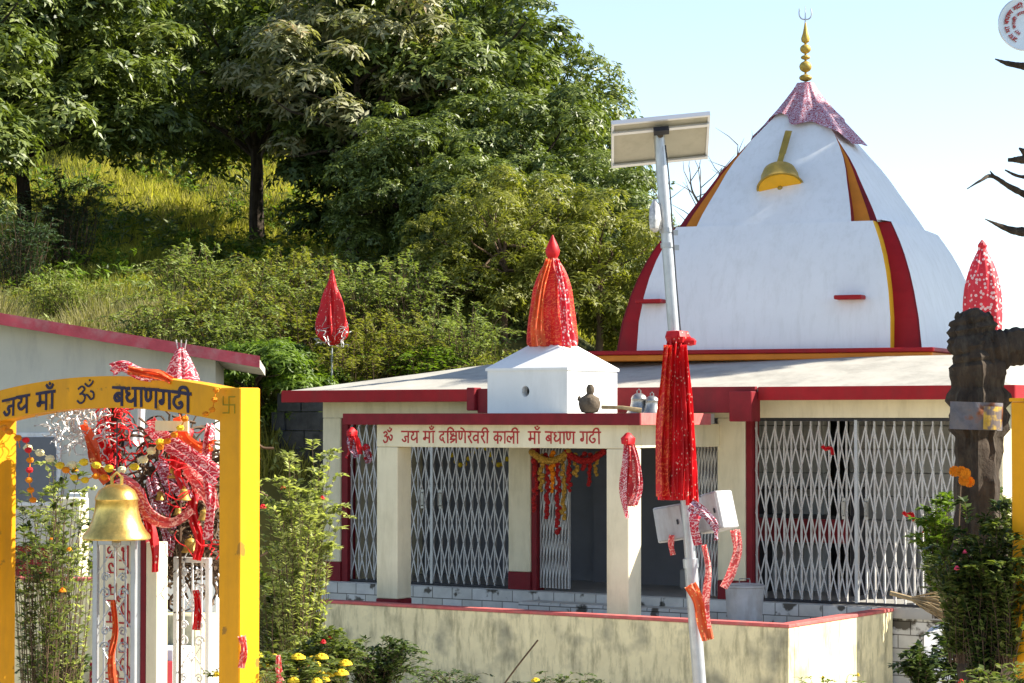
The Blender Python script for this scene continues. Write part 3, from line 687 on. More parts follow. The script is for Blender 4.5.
MB().lathe([(.04, 0), (.06, .002), (.05, .004), (.01, .005)], (-.02, -hs+.118, .25), 16, None, Matrix.Rotation(R(90), 3, 'X')).build('round_hole', M['dark'], sh)
e = hs+.018; t = .07
m_ = MB(); m_.add([(-e, -e, .485), (e, -e, .485), (e, e, .485), (-e, e, .485), (-e, -e, .515), (e, -e, .515), (e, e, .515), (-e, e, .515), (-t, -t, .88), (t, -t, .88), (t, t, .88), (-t, t, .88)],
    [(0, 3, 2, 1), (0, 1, 5, 4), (1, 2, 6, 5), (2, 3, 7, 6), (3, 0, 4, 7), (4, 5, 9, 8), (5, 6, 10, 9), (6, 7, 11, 10), (7, 4, 8, 11), (8, 9, 10, 11)])
m_.build('pyramid_roof', M['white'], sh)
def wrapped(loc, prof, m, amp, k, name, label, cat, seed=0, group=None, seg=72, tipm=None):
    rd = random.Random(seed); ph = [rd.uniform(0, 6) for _ in range(4)]
    fold = lambda th, s: amp*(1-s*.55)*(.6*math.sin(k*th+ph[0]+s*2)+.35*math.sin((2*k+1)*th+ph[1])+.3*math.sin(3*th+ph[2]+3*s))
    pp = [(p.x, p.y) for p in smooth_path([(a, b, 0) for a, b in prof], 4)]
    t = thing(name, label, cat, loc, 0, group)
    MB().lathe(pp, (0, 0, 0), seg, fold).build('wrapped_cloth', m, t, True)
    return t
sp = B(-1.90, -1.30, 2.9)
t = wrapped(sp, [(.25, .02), (.275, .08), (.26, .30), (.235, .50), (.21, .70), (.15, .88), (.08, 1.0), (.05, 1.05)], M['credg'], .16, 9, 'shrine_spire', 'spire wrapped in red and gold cloth on top of the small white roof shrine', 'spire', 1)
MB().lathe([(.04, 1.02), (.075, 1.08), (.085, 1.13), (.06, 1.20), (.02, 1.28), (.008, 1.31)], (0, 0, 0), 14).build('spire_tip', M['cred'], t, True)
def scarf(path, w0, w1, side, folds=2.5, amp=.03, nrm=None, seed=0, na=40, nb=14, tw=0, solid=.35):
    """cloth strip gathered along a path; cross-section is a folded arc with depth"""
    pts = smooth_path(path, 6); rd = random.Random(seed); ph = rd.uniform(0, 6); side = V(*side).normalized()
    mb = MB()
    def f(a, b):
        t = a*(len(pts)-1); i = int(min(t, len(pts)-2)); p = pts[i].lerp(pts[i+1], t-i); tg = (pts[i+1]-pts[i]).normalized()
        s_ = (side-tg*side.dot(tg)); s_ = s_.normalized() if s_.length > .05 else tg.cross(V(0, 1, 0)).normalized()
        if tw: s_ = Matrix.Rotation(tw*a, 3, tg) @ s_
        n = tg.cross(s_).normalized(); w_ = w0+(w1-w0)*a; c = b*2-1
        return p+s_*(w_*.5*c*(1+.08*math.sin(9*a+ph)))+n*(amp*math.sin(c*math.pi*folds+ph+a*3)+w_*solid*(1-c*c)*.5+.3*amp*math.sin(14*a+5*c+ph))
    mb.grid(f, na, nb); return mb
# strips of cloth on the spire
i_ = 0
for (dx, dz, mm) in ((.10, 0, 'credw'), (-.12, .02, 'corange')):
    m_ = scarf([sp+V(dx*.4, -.13, 1.02), sp+V(dx*1.1, -.23, .7), sp+V(dx*1.5, -.28, .3), sp+V(dx*1.6+.03, -.30, .02)], .07, .17, (1, 0, 0), 2.5, .016, seed=i_)
    solo('spire_cloth', m_, M[mm], ['dotted red cloth strip hanging down the right of the roof spire', 'orange red cloth strip hanging down the left of the roof spire'][i_], 'cloth', sp, 'cloth strips on the roof spire', True); i_ += 1

# low boundary wall
bw = thing('boundary_wall', 'stained low cream wall with a red top edge in front of the porch', 'wall', B(1.76, -2.55, 0), YAW)
MB().box(-6.05, 0, 0, .13, -1.6, -.045, .004).box(-.13, 0, .134, 2.515, -1.6, -.045, .004).build('wall_body', M['creamold'], bw)
MB().box(-6.06, .012, -.012, .142, -.042, -.008, .004).box(-.142, .012, .146, 2.53, -.042, -.008, .004).build('coping', M['pinkred'], bw)

# things on and around the porch
def bellthing(loc, s, m, label, group=None, cat='bell', tiltv=0, name='bell'):
    t = thing(name, label, cat, loc, 0, group); t.scale = (s, s, s)
    MB().lathe([(.50, -.02), (.515, 0), (.50, .05), (.44, .12), (.37, .26), (.33, .42), (.315, .56), (.33, .585), (.32, .62), (.27, .72), (.15, .80), (.04, .82)], (0, 0, 0), 32).build('bell_body', m, t, True)
    MB().lathe([(.46, -.018), (.44, .02), (.36, .12), (.30, .28), (.02, .5)], (0, 0, 0), 24).build('bell_inside', M['dark'], t, True)
    MB().tube([(0, 0, .3), (0, 0, -.06)], .025, 6).ball((0, 0, -.08), .075).build('clapper', M['oldbell'], t, True)
    MB().tube([(-.07, 0, .8), (-.075, 0, .92), (0, 0, .99), (.075, 0, .92), (.07, 0, .8)], .028, 7).build('hanging_loop', m, t, True)
    return t
b1 = bellthing(P(639, 418, 27.0)+V(0, 0, .055), .27, M['oldbell'], 'tarnished upright bell on the porch roof, nearer the small white shrine', 'bells standing on the porch roof')
b2 = bellthing(P(652, 418, 26.9)+V(0, 0, .055), .235, M['oldbell'], 'tarnished upright bell on the porch roof edge, beside the red cloth on the pole', 'bells standing on the porch roof')
pt_ = thing('clay_pot', 'rough brown pot with a stubby neck on the porch roof before the white shrine', 'pot', B(-.98, -1.98, 2.153), YAW)
MB().lathe([(.04, 0), (.09, .01), (.12, .06), (.125, .11), (.10, .17), (.05, .20), (.03, .22)], (0, 0, 0), 18, lambda th, s: .06*math.sin(4*th+7*s)).build('pot_body', M['pot'], pt_, True)
MB().lathe([(.03, .20), (.045, .24), (.045, .28), (.025, .315), (.01, .32)], (.01, 0, 0), 12).build('pot_neck', M['pot'], pt_, True)
MB().tube([(-.09, 0, .12), (-.14, 0, .16), (-.13, 0, .19)], [.03, .022, .012], 8).build('pot_spout', M['pot'], pt_, True)
pa = B(-.86, -1.95, 2.22); m_ = MB(); m_.tube([B(-.84, -1.95, 2.22), B(-.60, -1.90, 2.215), B(-.42, -1.8, 2.18)], [.022, .02, .03], 8)
solo('stick', m_, M['straw'], 'pale short stick lying beside the brown pot on the porch roof', 'stick', pa, None, True)
bk = thing('bucket', 'grey lidded bucket behind the low wall by the right gate', 'bucket', B(.40, -.95, -.24))
MB().lathe([(.17, 0), (.18, .01), (.20, .2), (.215, .46), (.225, .47), (.225, .49), (.205, .49), (.19, .2), (.02, .03)], (0, 0, 0), 28).build('bucket_body', M['boxgrey'], bk, True)
MB().lathe([(.20, .485), (.21, .50), (.05, .515), (.01, .515)], (0, 0, 0), 24).build('lid', M['boxgrey'], bk, True)
MB().tube([(-.06, 0, .51), (-.055, 0, .56), (.055, 0, .56), (.06, 0, .51)], .008, 6).build('handle', M['oldbell'], bk)

# ---- pole with the solar panel
pb = P(703, 730, 19); ptop = P(658.5, 128, 19)
ax = (ptop-pb); po = thing('lamp_pole', 'leaning galvanised steel pole carrying a solar panel in front of the temple', 'pole', pb)
b0 = V(0, 0, 0)-ax.normalized()*.6
MB().tube([b0, ax*.28], .052, 18).build('lower_tube', M['steel'], po, True)
MB().tube([ax*.275, ax], .044, 18).build('upper_tube', M['steel'], po, True)
MB().tube([ax*.268, ax*.283], .06, 18).build('collar', M['steel'], po, True)
for t_ in (.80, .825): MB().tube([ax*t_, ax*(t_+.008)], .053, 14).obox(ax*t_+V(.07, 0, 0), (1, 0, 0), (0, 1, 0), (0, 0, 1), .022, .012, .02).build('clamp', M['gategrey'], po)
cb = smooth_path([ax*.97+V(.04, -.05, 0), ax*.9+V(.05, -.055, 0), ax*.75+V(.046, -.05, 0), ax*.62+V(.052, -.06, 0), ax*.5+V(.048, -.05, 0), ax*.42+V(.08, -.08, 0), ax*.385+V(.11, -.05, 0)], 6)
MB().tube(cb, .006, 6).build('cable', M['dark'], po, True)
# panel
sp_ = thing('solar_panel', 'solar panel seen from below, tilted on top of the leaning pole', 'solar panel', ptop)
A = P(609.5, 123, 18.80)-ptop; Bq = P(707, 113.5, 18.81)-ptop; Cq = P(710.5, 156.5, 19.34)-ptop; Dq = P(613, 166.5, 19.33)-ptop
e1 = (Bq-A).normalized(); e2 = (Dq-A); e2 = (e2-e1*e2.dot(e1)); hgt = e2.length; e2.normalize(); nn = e1.cross(e2).normalized()
if nn.y < 0: nn = -nn
ctr = (A+Bq+Cq+Dq)/4; hw = ((Bq-A).length+(Cq-Dq).length)/4; hh = hgt/2
MB().obox(ctr, e1, e2, nn, hw-.012, hh-.012, .004).build('backsheet', M['panelback'], sp_)
MB().obox(ctr+nn*.008, e1, e2, nn, hw-.014, hh-.014, .003).build('cells', M['glass'], sp_)
m_ = MB()
for s_ in (-1, 1):
    m_.obox(ctr+e2*s_*(hh-.01), e1, e2, nn, hw, .010, .019); m_.obox(ctr+e1*s_*(hw-.01), e1, e2, nn, .010, hh-.021, .0185)
m_.build('frame', M['alu'], sp_)
m_ = MB()
for s_ in (-.62, .86): m_.obox(ctr+e2*s_*hh-nn*.028, e1, e2, nn, hw*.98, .016, .008)
m_.build('support_rail', M['alu'], sp_)
m_ = MB(); m_.obox(ctr-e2*hh*.66-nn*.05, e1, e2, nn, .06, .03, .02); m_.build('junction_box', M['dark'], sp_)
up_ = ctr-e2*hh*.45-nn*.05
m_ = MB(); m_.tube([V(0, 0, -.05), up_], [.03, .02], 8); m_.obox(V(0, 0, .0), (1, 0, 0), (0, 1, 0), (0, 0, 1), .05, .03, .012); m_.build('mount_bracket', M['barkpale'], sp_)
# boxes on the pole
def cabinet(cpx, cpy, D, w_, h_, d_, rz, ry, label, m='boxgrey'):
    c = P(cpx, cpy, D); t = thing('control_box', label, 'box', c, rz, 'grey boxes fixed to the pole'); t.rotation_euler = (0, ry, rz)
    MB().box(-w_/2, w_/2, -d_/2, d_/2, -h_/2, h_/2, .008).build('casing', M[m], t)
    MB().box(-w_/2+.012, w_/2-.012, -d_/2-.008, -d_/2-.001, -h_/2+.012, h_/2-.012, .003).build('door', M[m], t)
    MB().box(w_*.28, w_*.34, -d_/2-.018, -d_/2-.009, -.02, .02, .002).build('latch', M['dark'], t)
    return t
cabinet(673, 523, 19.12, .25, .28, .14, R(-28), R(-10), 'grey weathered box on the left of the pole below the red cloth')
cabinet(716, 512, 19.15, .23, .30, .22, R(-40), R(-14), 'pale grey box on the right of the pole, tilted, catching the sun')
# bag on pole
m_ = MB(); m_.lathe([(.01, -.16), (.04, -.13), (.05, -.05), (.035, .04), (.012, .10)], P(655, 212, 18.95), 12, lambda th, s: .2*math.sin(5*th+6*s)); solo('plastic_bag', m_, M['silvert'], 'small pale crumpled bag tied high on the left of the pole', 'bag', P(655, 212, 18.95), None, True)
# red cloth on pole
fb = P(677, 350, 18.85)
rc = thing('red_cloth', 'long red chunni cloth tied round the pole and hanging in folds', 'cloth', fb)
m_ = scarf([P(676, 336, 18.90)-fb, P(675, 372, 18.86)-fb, P(676, 430, 18.84)-fb, P(676, 500, 18.84)-fb], .12, .30, (1, 0, 0), 3.6, .035, seed=3, na=60, nb=40); m_.build('hanging_cloth', M['cred'], rc, True)
m_ = scarf([P(668, 345, 18.80)-fb, P(665, 400, 18.79)-fb, P(664, 460, 18.78)-fb, P(666, 496, 18.78)-fb], .08, .15, (1, .2, 0), 2.4, .028, seed=5, na=50, nb=20); m_.build('hanging_fold', M['credg'], rc, True)
m_ = scarf([P(684, 345, 18.80)-fb, P(687, 400, 18.78)-fb, P(690, 450, 18.77)-fb, P(692, 505, 18.77)-fb], .06, .10, (1, .2, 0), 2.4, .028, seed=6, na=50, nb=20); m_.build('hanging_fold', M['cred'], rc, True)
m_ = MB(); m_.lathe([(.02, -.05), (.075, -.045), (.095, 0), (.075, .045), (.02, .05)], P(677, 337, 18.93)-fb, 22, lambda th, s: .16*math.sin(5*th+4*s)); m_.lathe([(.01, -.03), (.045, -.02), (.05, .01), (.03, .03), (.01, .035)], P(690, 342, 18.9)-fb, 12, lambda th, s: .25*math.sin(4*th)); m_.build('knot', M['cred'], rc, True)
def rib(name, pts, w0, w1, m, label, cat='scarf', group=None, seed=0, folds=1.8, amp=.012, D=None, tw=0, side=(1, 0, .2), na=30, nb=8):
    pp = [P(a, b, c) for a, b, c in pts]
    mb = scarf(pp, w0, w1, side, folds, amp, seed=seed, na=na, nb=nb, tw=tw)
    return solo(name, mb, M[m], label, cat, pp[0], group, True)
rib('tied_scarf', [(690, 505, 18.7), (703, 512, 18.68), (714, 525, 18.7), (716, 540, 18.72)], .10, .05, 'cplaid', 'dark red and white scarf tied across the pole by the boxes', seed=1, side=(0, 0, 1), folds=2)
rib('tied_scarf', [(697, 510, 18.7), (694, 525, 18.68), (698, 545, 18.7)], .09, .06, 'cstripe', 'short striped scarf end hanging from the knot below the red cloth', seed=2)
rib('tied_scarf', [(735, 530, 19.0), (738, 550, 18.95), (732, 570, 18.95), (724, 588, 18.95)], .07, .11, 'cpink', 'frayed pink scarf dangling from the right hand grey box', seed=3, tw=1.2)
rib('tied_scarf', [(690, 585, 18.85), (698, 600, 18.82), (703, 620, 18.82), (708, 640, 18.82)], .09, .10, 'corange', 'orange cloth tied round the pole near its foot', seed=4)
rib('tied_scarf', [(704, 545, 18.83), (708, 570, 18.8), (706, 600, 18.8), (710, 628, 18.8)], .04, .07, 'cpink', 'thin pink ribbon running down the right of the pole', seed=5, tw=1.5)
rib('tied_scarf', [(672, 535, 19.0), (671, 545, 19.0), (673, 555, 19.0)], .05, .04, 'cpink', 'small pink tag of cloth under the left grey box', seed=6)
# cloth bundles on the porch
def bundle(cpx, cpy, D, s, label, seed, cols=('cred', 'cpink', 'cstripe'), n=5, L=1.):
    c = P(cpx, cpy, D); t = thing('cloth_bundle', label, 'cloth', c, 0, 'cloth bundles tied to the porch'); rd = random.Random(seed)
    for i in range(n):
        dx = rd.uniform(-.08, .08)*s; l = rd.uniform(.5, 1)*L*s
        mb = scarf([V(dx*.2, 0, 0), V(dx, -.05, -l*.3), V(dx*1.4, -.04, -l*.7), V(dx*1.2+rd.uniform(-.05, .05), -.05, -l)], .07*s, .12*s, (1, rd.uniform(-.5, .5), 0), 2, .015, seed=seed+i, na=24, nb=9, tw=rd.uniform(-1.5, 1.5))
        mb.build('cloth_strip', M[cols[i % len(cols)]], t, True)
    MB().lathe([(.01, -.06*s), (.06*s, -.04*s), (.07*s, .02*s), (.03*s, .07*s), (.01, .08*s)], (0, -.02, 0), 12, lambda th, q: .2*math.sin(4*th+5*q)).build('knot', M['cred'], t, True)
bundle(628, 440, 25.9, 1., 'bundle of red and pink cloth hanging on the right porch column', 10, n=7, L=.85)
bundle(352, 433, 29.8, .9, 'bunch of red cloth hanging under the left end of the porch roof', 20, ('cred', 'cplaid', 'cred'), 5, .35)
bundle(366, 448, 29.9, .7, 'dark red cloth tuft beside the left porch column', 26, ('cplaid', 'cred', 'cplaid'), 4, .25)
# garlands in the doorway
rd = random.Random(5); k = 0
GL = [(535, 455, 60, 'tinselr'), (541, 455, 40, 'tinsel'), (547, 455, 66, 'tinselr'), (552, 453, 44, 'marig'), (558, 458, 78, 'tinselr'), (563, 456, 66, 'tinsel'), (569, 455, 40, 'tinselr'), (576, 455, 26, 'tinsel'), (583, 454, 20, 'tinselr'), (590, 455, 34, 'tinselr'), (596, 454, 26, 'tinsel')]
LB = ['short', 'long', 'thin', 'thick', 'dense', 'drooping', 'dangling']
for (px, py, ln, mm) in GL:
    a = P(px, py, 28.75); mb = MB(); L = ln*28.75/F; n = int(L/.035)
    for j in range(n):
        mb.ball(a+V(rd.uniform(-.02, .02), rd.uniform(-.02, .02), -j*.035), rd.uniform(.022, .038), 7, 4)
    k += 1
    ordn = ['first', 'second', 'third', 'fourth', 'fifth', 'sixth', 'seventh', 'eighth', 'ninth', 'tenth', 'eleventh'][k-1]
    col = {'tinselr': 'red tinsel', 'tinsel': 'gold tinsel', 'marig': 'orange marigold'}[mm]
    solo('garland', mb, M[mm], f'{col} garland hanging in the temple doorway, {ordn} from the left', 'garland', a, 'garlands across the temple doorway', True)
for j, (x0, x1, mm) in enumerate(((531, 568, 'tinsel'), (566, 603, 'tinselr'))):
    mb = MB()
    for i in range(26):
        t = i/25; mb.ball(P(x0+(x1-x0)*t, 452+9*math.sin(math.pi*t), 28.7), .045 if i % 2 else .035, 7, 4)
    solo('swag', mb, M[mm], ['gold swag draped across the top left of the doorway', 'red swag draped across the top right of the doorway'][j], 'garland', P(x0, 452, 28.7), 'swags across the temple doorway', True)
# leaf string behind left gate
mb = MB()
for i in range(14):
    t = i/13; mb.ball(P(452+55*t, 455+10*math.sin(t*9), 31.3), .035, 6, 4)
solo('garland', mb, M['marigy'], 'yellow flower string hung inside behind the left lattice gate', 'garland', P(452, 455, 31.3), None, True)
# things inside
t = thing('shelf', 'dark shelf with red cloth seen through the right lattice gate', 'shelf', B(-.62, 1.25, 0), YAW)
MB().box(0, 1.3, 0, .35, .9, .94).box(0, 1.3, 0, .35, 1.25, 1.28).box(0, .04, 0, .35, 0, 1.28).box(1.26, 1.3, 0, .35, 0, 1.28).build('shelf_frame', M['dark'], t)
MB().grid(lambda a, b: V(.04+1.22*a, -.02+.02*math.sin(a*60), .9-.28*b), 60, 4).build('shelf_cloth', M['maroon'], t)
t = thing('altar', 'yellow painted altar block seen through the right lattice gate', 'altar', B(1.65, 1.8, 0), YAW)
MB().box(0, .75, 0, .4, 0, .62, .01).build('altar_block', M['amber'], t); MB().box(-.03, .78, -.03, .43, .622, .66, .008).build('altar_top', M['maroon'], t)
t = thing('offering_table', 'white box behind the right lattice gate near the tree trunk', 'table', B(2.05, .7, 0), YAW)
MB().box(0, .5, 0, .3, 0, .42, .01).build('box_body', M['white'], t)
t = thing('idol', 'seated dark idol draped in red at the back of the temple doorway', 'statue', B(-1.35, 1.35, 0), YAW)
MB().box(-.28, .28, -.2, .2, 0, .25, .02).build('pedestal', M['innerl'], t)
MB().lathe([(.2, .25), (.22, .32), (.15, .45), (.13, .6), (.15, .72), (.08, .8), (.05, .83), (.08, .88), (.085, .95), (.05, 1.02), (.01, 1.05)], (0, 0, 0), 18, lambda th, s: .07*math.sin(3*th+5*s)).build('figure', M['bark'], t, True)
MB().lathe([(.24, .26), (.25, .35), (.17, .5), (.15, .62)], (0, 0, 0), 30, lambda th, s: .1*math.sin(8*th)).build('drape', M['cred'], t, True)
for j, (px, D, mm, lab) in enumerate(((826, 27.2, 'cred', 'small red ribbon tied to the right lattice gate near its top left'), (907, 26.8, 'cred', 'red ribbon tied to the right lattice gate near the flowering plant'))):
    y = (446, 512)[j]
    rib('tied_ribbon', [(px-4, y, D), (px, y+3, D-.02), (px+5, y+2, D), (px+7, y+9, D)], .05, .04, mm, lab, 'ribbon', 'ribbons tied to the right gate', 40+j, side=(0, 0, 1))

# ================================================================== LEFT HOUSE
H0 = P(258, 418, 33); H0.z = 0
hs_ = thing('house', 'pale grey house with a sloping faded red roof edge behind the yellow arch', 'house', H0, R(4))
def hz(u, v=0): return 2.95-.165*u-.03*v   # roof top height along the gable
def slab(u0, u1, v0, v1, dz0, dz1):
    mb = MB(); vs = []
    for v in (v0, v1):
        for u in (u0, u1): vs += [(u, v, hz(u, v)+dz0), (u, v, hz(u, v)+dz1)]
    return mb.add(vs, [(0, 2, 3, 1), (4, 5, 7, 6), (0, 1, 5, 4), (2, 6, 7, 3), (1, 3, 7, 5), (0, 4, 6, 2)])
slab(-10, 0, 0.03, 3, -.13, -.02).build('roof', M['conc'], hs_)
slab(-10, 0.02, 0, .027, -.16, .0).build('fascia', M['roofpink'], hs_)
mb = MB(); u0, u1, v0, v1 = -9.8, -.6, .42, 2.8
vs = [(u0, v0, -1), (u1, v0, -1), (u1, v1, -1), (u0, v1, -1), (u0, v0, hz(u0)-.13), (u1, v0, hz(u1)-.135), (u1, v1, hz(u1, v1)-.135), (u0, v1, hz(u0, v1)-.13)]
mb.add(vs, [(0, 1, 5, 4), (1, 2, 6, 5), (2, 3, 7, 6), (3, 0, 4, 7)]); mb.build('wall', M['bluegrey'], hs_)
for a in (-3.6, -5.2):
    w_ = MB().box(a, a+.9, .36, .418, .9, 1.9, .005).build('window', M['gatewhite'], hs_); MB().box(a+.06, a+.84, .345, .358, .96, 1.84).build('pane', M['inner'], w_)
MB().box(-9.8, -.8, .40, .418, -.6, .35).build('painted_dado', M['maroon'], hs_)
for a in (-4.55, -3.75, -2.5): MB().box(a, a+.24, -.5, -.26, -.9, 1.1, .01).build('veranda_pillar', M['white'], hs_)
MB().box(-9.8, -.8, -.6, .395, -.9, -.35).build('veranda_floor', M['conc'], hs_)
MB().tube([V(-9.0, .38, 2.38), V(-1.0, .38, 2.30)], .008, 5).build('wall_cable', M['dark'], hs_)
# stone wall behind, between house and temple
st = B(-7.9, 4.3, 0); mb = MB(); rd = random.Random(8)
for r_ in range(12):
    u = -2.6+rd.uniform(0, .2)
    while u < 6.2:
        l = rd.uniform(.25, .6); mb.obox(V(0, 0, 0)+U*(u+l/2)+W_*rd.uniform(-.03, .03)+V(0, 0, -.85+r_*.29), U, W_, (0, 0, 1), l/2-.008, .2, .14); u += l
solo('retaining_wall', mb, M['stone'], 'dark slate retaining wall behind the temple hall and the bushes', 'wall', st, None, False, 0, False)

# ================================================================== YELLOW ARCH
AY = R(-38); a0 = P(219, 418, 13.0); a0.z = 0
AU = V(math.cos(AY), math.sin(AY), 0); AV = V(-math.sin(AY), math.cos(AY), 0)
ar = thing('entrance_arch', 'yellow painted entrance arch with dark lettering on square posts at the left', 'arch', a0, AY)
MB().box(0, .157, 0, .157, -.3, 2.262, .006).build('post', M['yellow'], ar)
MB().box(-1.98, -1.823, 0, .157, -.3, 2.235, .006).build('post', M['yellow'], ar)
def arc_z(u, top): s = (u+.9)/.95; return (2.335 if top else 2.158)-.082*s*s
mb = MB(); n = 40; vs = []
for i in range(n+1):
    u = -1.985+i*(1.98)/n; vs += [(u, .012, arc_z(u, 0)), (u, .012, arc_z(u, 1)), (u, .145, arc_z(u, 1)), (u, .145, arc_z(u, 0))]
mb.add(vs, [(4*i+k, 4*i+(k+1) % 4, 4*i+4+(k+1) % 4, 4*i+4+k) for i in range(n) for k in range(4)][::1]+[(0, 1, 2, 3), (4*n+3, 4*n+2, 4*n+1, 4*n)])
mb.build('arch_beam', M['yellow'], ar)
def QA(x, y, n_): 
    u = -1.79+x; s = (u+.9)/.95
    return V(u, .0115-n_, 2.172+y-.082*s*s)
TA = ['gap', 'ja', 'ya', 'sp', 'ma', 'aa', 'bindu', 'sp', 'sp']
def QA1(x, y, n_): return QA(x, y, n_)
glyphs(TA, .58, .098, .0085, QA1, 4).build('lettering', M['ltrdark'], ar)
glyphs(['om'], .16, .098, .0052, lambda x, y, n_: QA(x+.645, y+.012, n_), 5).build('lettering', M['ltrdark'], ar)
glyphs(['ba', 'dha', 'aa', 'nna', 'ga', 'ddha', 'ii'], .62, .098, .0088, lambda x, y, n_: QA(x+.945, y, n_), 6).build('lettering', M['ltrdark'], ar)
mb = MB(); s_ = .046; cx, cz = .075, 2.17
for (x0, x1, z0, z1) in ((-.003, .003, -s_, s_), (-s_, -.0035, -.003, .003), (.0035, s_, -.003, .003), (.0035, s_, s_-.006, s_), (-s_, -.0035, -s_, -s_+.006), (s_-.006, s_, -s_, -.0035), (-s_, -s_+.006, .0035, s_)):
    mb.box(cx+x0, cx+x1, -.0025, -.0005, cz+z0, cz+z1)
mb.build('painted_mark', M['ltrgreen'], ar)
# second yellow post far right
q = P(1011, 418, 15.2); q.z = 0
o = thing('gate_post', 'ochre yellow square post at the right edge behind the tree trunk', 'post', q, AY)
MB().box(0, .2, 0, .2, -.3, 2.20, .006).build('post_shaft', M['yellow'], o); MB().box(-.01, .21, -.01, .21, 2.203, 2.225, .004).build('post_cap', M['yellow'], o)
# big brass bell in the arch
bl = bellthing(P(116.5, 538, 13.35), .365, M['brass'], 'large polished brass bell hanging under the yellow arch')
MB().tube([(0, 0, .97), (0, 0, 1.75)], .012, 6).build('chain', M['dark'], bl)
bellthing(P(130.5, 446, 14.4), .125, M['oldbell'], 'small grey bell hanging beside the white post under the arch', 'small bells hanging under the arch')

# open grille gates
def scroll(mb, cx, cz, r, sg, y=0, th=.006, turns=1.3):
    pts = [V(cx+sg*math.cos(t*2*math.pi)*r*(1-t/turns*.75), y, cz+math.sin(t*2*math.pi)*r*(1-t/turns*.75)) for t in [i*turns/18 for i in range(19)]]
    mb.tube(pts, th, 5)
def grille(loc, rz, w_, z0, z1, label, m):
    g = thing('grille_gate', label, 'gate', loc, rz, 'white grille gate leaves under the arch')
    MB().box(0, .03, -.015, .015, z0, z1, .003).box(w_-.03, w_, -.015, .015, z0, z1, .003).box(.031, w_-.031, -.014, .014, z1-.03, z1-.001, .003).box(.031, w_-.031, -.014, .014, z0+.30, z0+.325, .003).box(.031, w_-.031, -.014, .014, z0, z0+.03, .003).build('frame', M[m], g)
    mb = MB(); n = 3
    for i in range(1, n+1): mb.tube([(w_*i/(n+1), 0, z0), (w_*i/(n+1), 0, z1-.02)], .006, 6)
    c = w_/2
    for zz in np.arange(z0+.42, z1-.1, .3):
        for s_ in (-1, 1):
            scroll(mb, c+s_*.055, zz, .035, s_, -.008); scroll(mb, c+s_*.055, zz+.09, .028, -s_, -.008)
            mb.tube([(c+s_*.01, -.006, zz+.24), (c+s_*(w_*.42), -.006, zz+.1)], .004, 5); mb.tube([(c, -.006, zz-.12), (c+s_*.07, -.006, zz-.02)], .004, 5)
    mb.build('scrollwork', M[m], g)
    return g
g1 = P(93, 700, 13.6); g1.z = 0
grille(g1, R(-20), .27, -.2, 1.42, 'open grille gate leaf under the big brass bell', 'gategrey')
g2 = P(174, 700, 14.0); g2.z = 0
grille(g2, R(-30), .26, -.2, 1.30, 'white scrollwork gate leaf beside the right post of the arch', 'gatewhite')
q = P(131, 700, 13.75); q.z = 0
o = thing('gate_pillar', 'narrow pillar with grey, maroon and cream bands right of the grille gate', 'pillar', q, R(-30))
MB().box(0, .06, 0, .08, -.4, 1.45, .004).build('pillar_face', M['gategrey'], o); MB().box(.063, .10, .0, .08, -.4, 1.42, .003).build('pillar_face', M['maroon'], o); MB().box(.103, .18, .0, .1, -.4, 1.40, .003).build('pillar_face', M['cream'], o)
# cream board with red vertical letters behind the grille leaf
q = P(98, 700, 13.95); q.z = 0
o = thing('notice_pillar', 'cream pillar with red vertical writing behind the open grille gate', 'pillar', q, R(-22))
MB().box(0, .225, 0, .12, -.4, 1.42, .005).build('pillar_body', M['cream'], o)
glyphs(['ja', 'ya', 'sp', 'ma', 'aa', 'bindu', 'sp', 'ma', 'aa', 'sp', 'ka', 'aa', 'la', 'ii'], .78, .06, .0042, lambda x, y, n_: V(.055+y, -.002-n_, 1.37-x), 9).build('lettering', M['lettering'], o)
glyphs(['ma', 'aa', 'sp', 'da', 'va', 'ii', 'sp', 'ga', 'ddha', 'ii'], .78, .055, .0042, lambda x, y, n_: V(.14+y, -.002-n_, 1.37-x), 10).build('lettering', M['lettering'], o)
# left low wall, steps
q = P(20, 700, 18.5); q.z = 0
o = thing('garden_wall', 'stained grey cream garden wall with red coping behind the grille gates', 'wall', q, R(-6))
MB().box(-1.5, .72, 0, .15, -1, .86, .004).build('wall_body', M['creamold'], o); MB().box(-1.5, .73, -.01, .16, .863, .885, .003).build('coping', M['pinkred'], o)
q = P(150, 700, 17.5); q.z = 0
o = thing('steps', 'whitewashed steps with a red riser seen through the open gate', 'steps', q, R(-20))
for i, (h, m) in enumerate(((.32, 'maroon'), (.40, 'white'), (.62, 'creamold'), (.95, 'white'))):
    MB().box(-.5, .0, .35*i, .35*i+.345, -1, h, .006).build('tread', M[m], o)
q = P(85, 700, 19.5); q.z = 0
o = thing('shed', 'small whitewashed outbuilding wall with a dark opening behind the gates', 'building', q, R(-10))
MB().box(-.35, 1.05, 1.0, 1.1, -1, 1.62, .004).build('wall', M['bluegrey'], o)
MB().box(-.35, -.12, .2, .4, -1, 1.45, .01).build('pillar', M['cream'], o)
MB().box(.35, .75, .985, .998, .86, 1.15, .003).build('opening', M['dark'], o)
o = P(141, 405, 14.6); mb = MB(); mb.tube([P(142, 395, 14.6), P(139, 470, 14.6), P(136, 700, 14.6)], .022, 8); solo('white_post', mb, M['white'], 'thin white post behind the small grey bell', 'post', o, None, True)
mb = MB(); mb.tube([P(117, 380, 14.2), P(116, 430, 14.2), P(114, 480, 14.2), P(116, 600, 14.3), P(117, 760, 14.3)], [.05, .055, .05, .05, .06], 9); solo('tree_stem', mb, M['bark'], 'dark upright stem wound with red ribbons behind the arch', 'trunk', P(117, 760, 14.3), None, True)
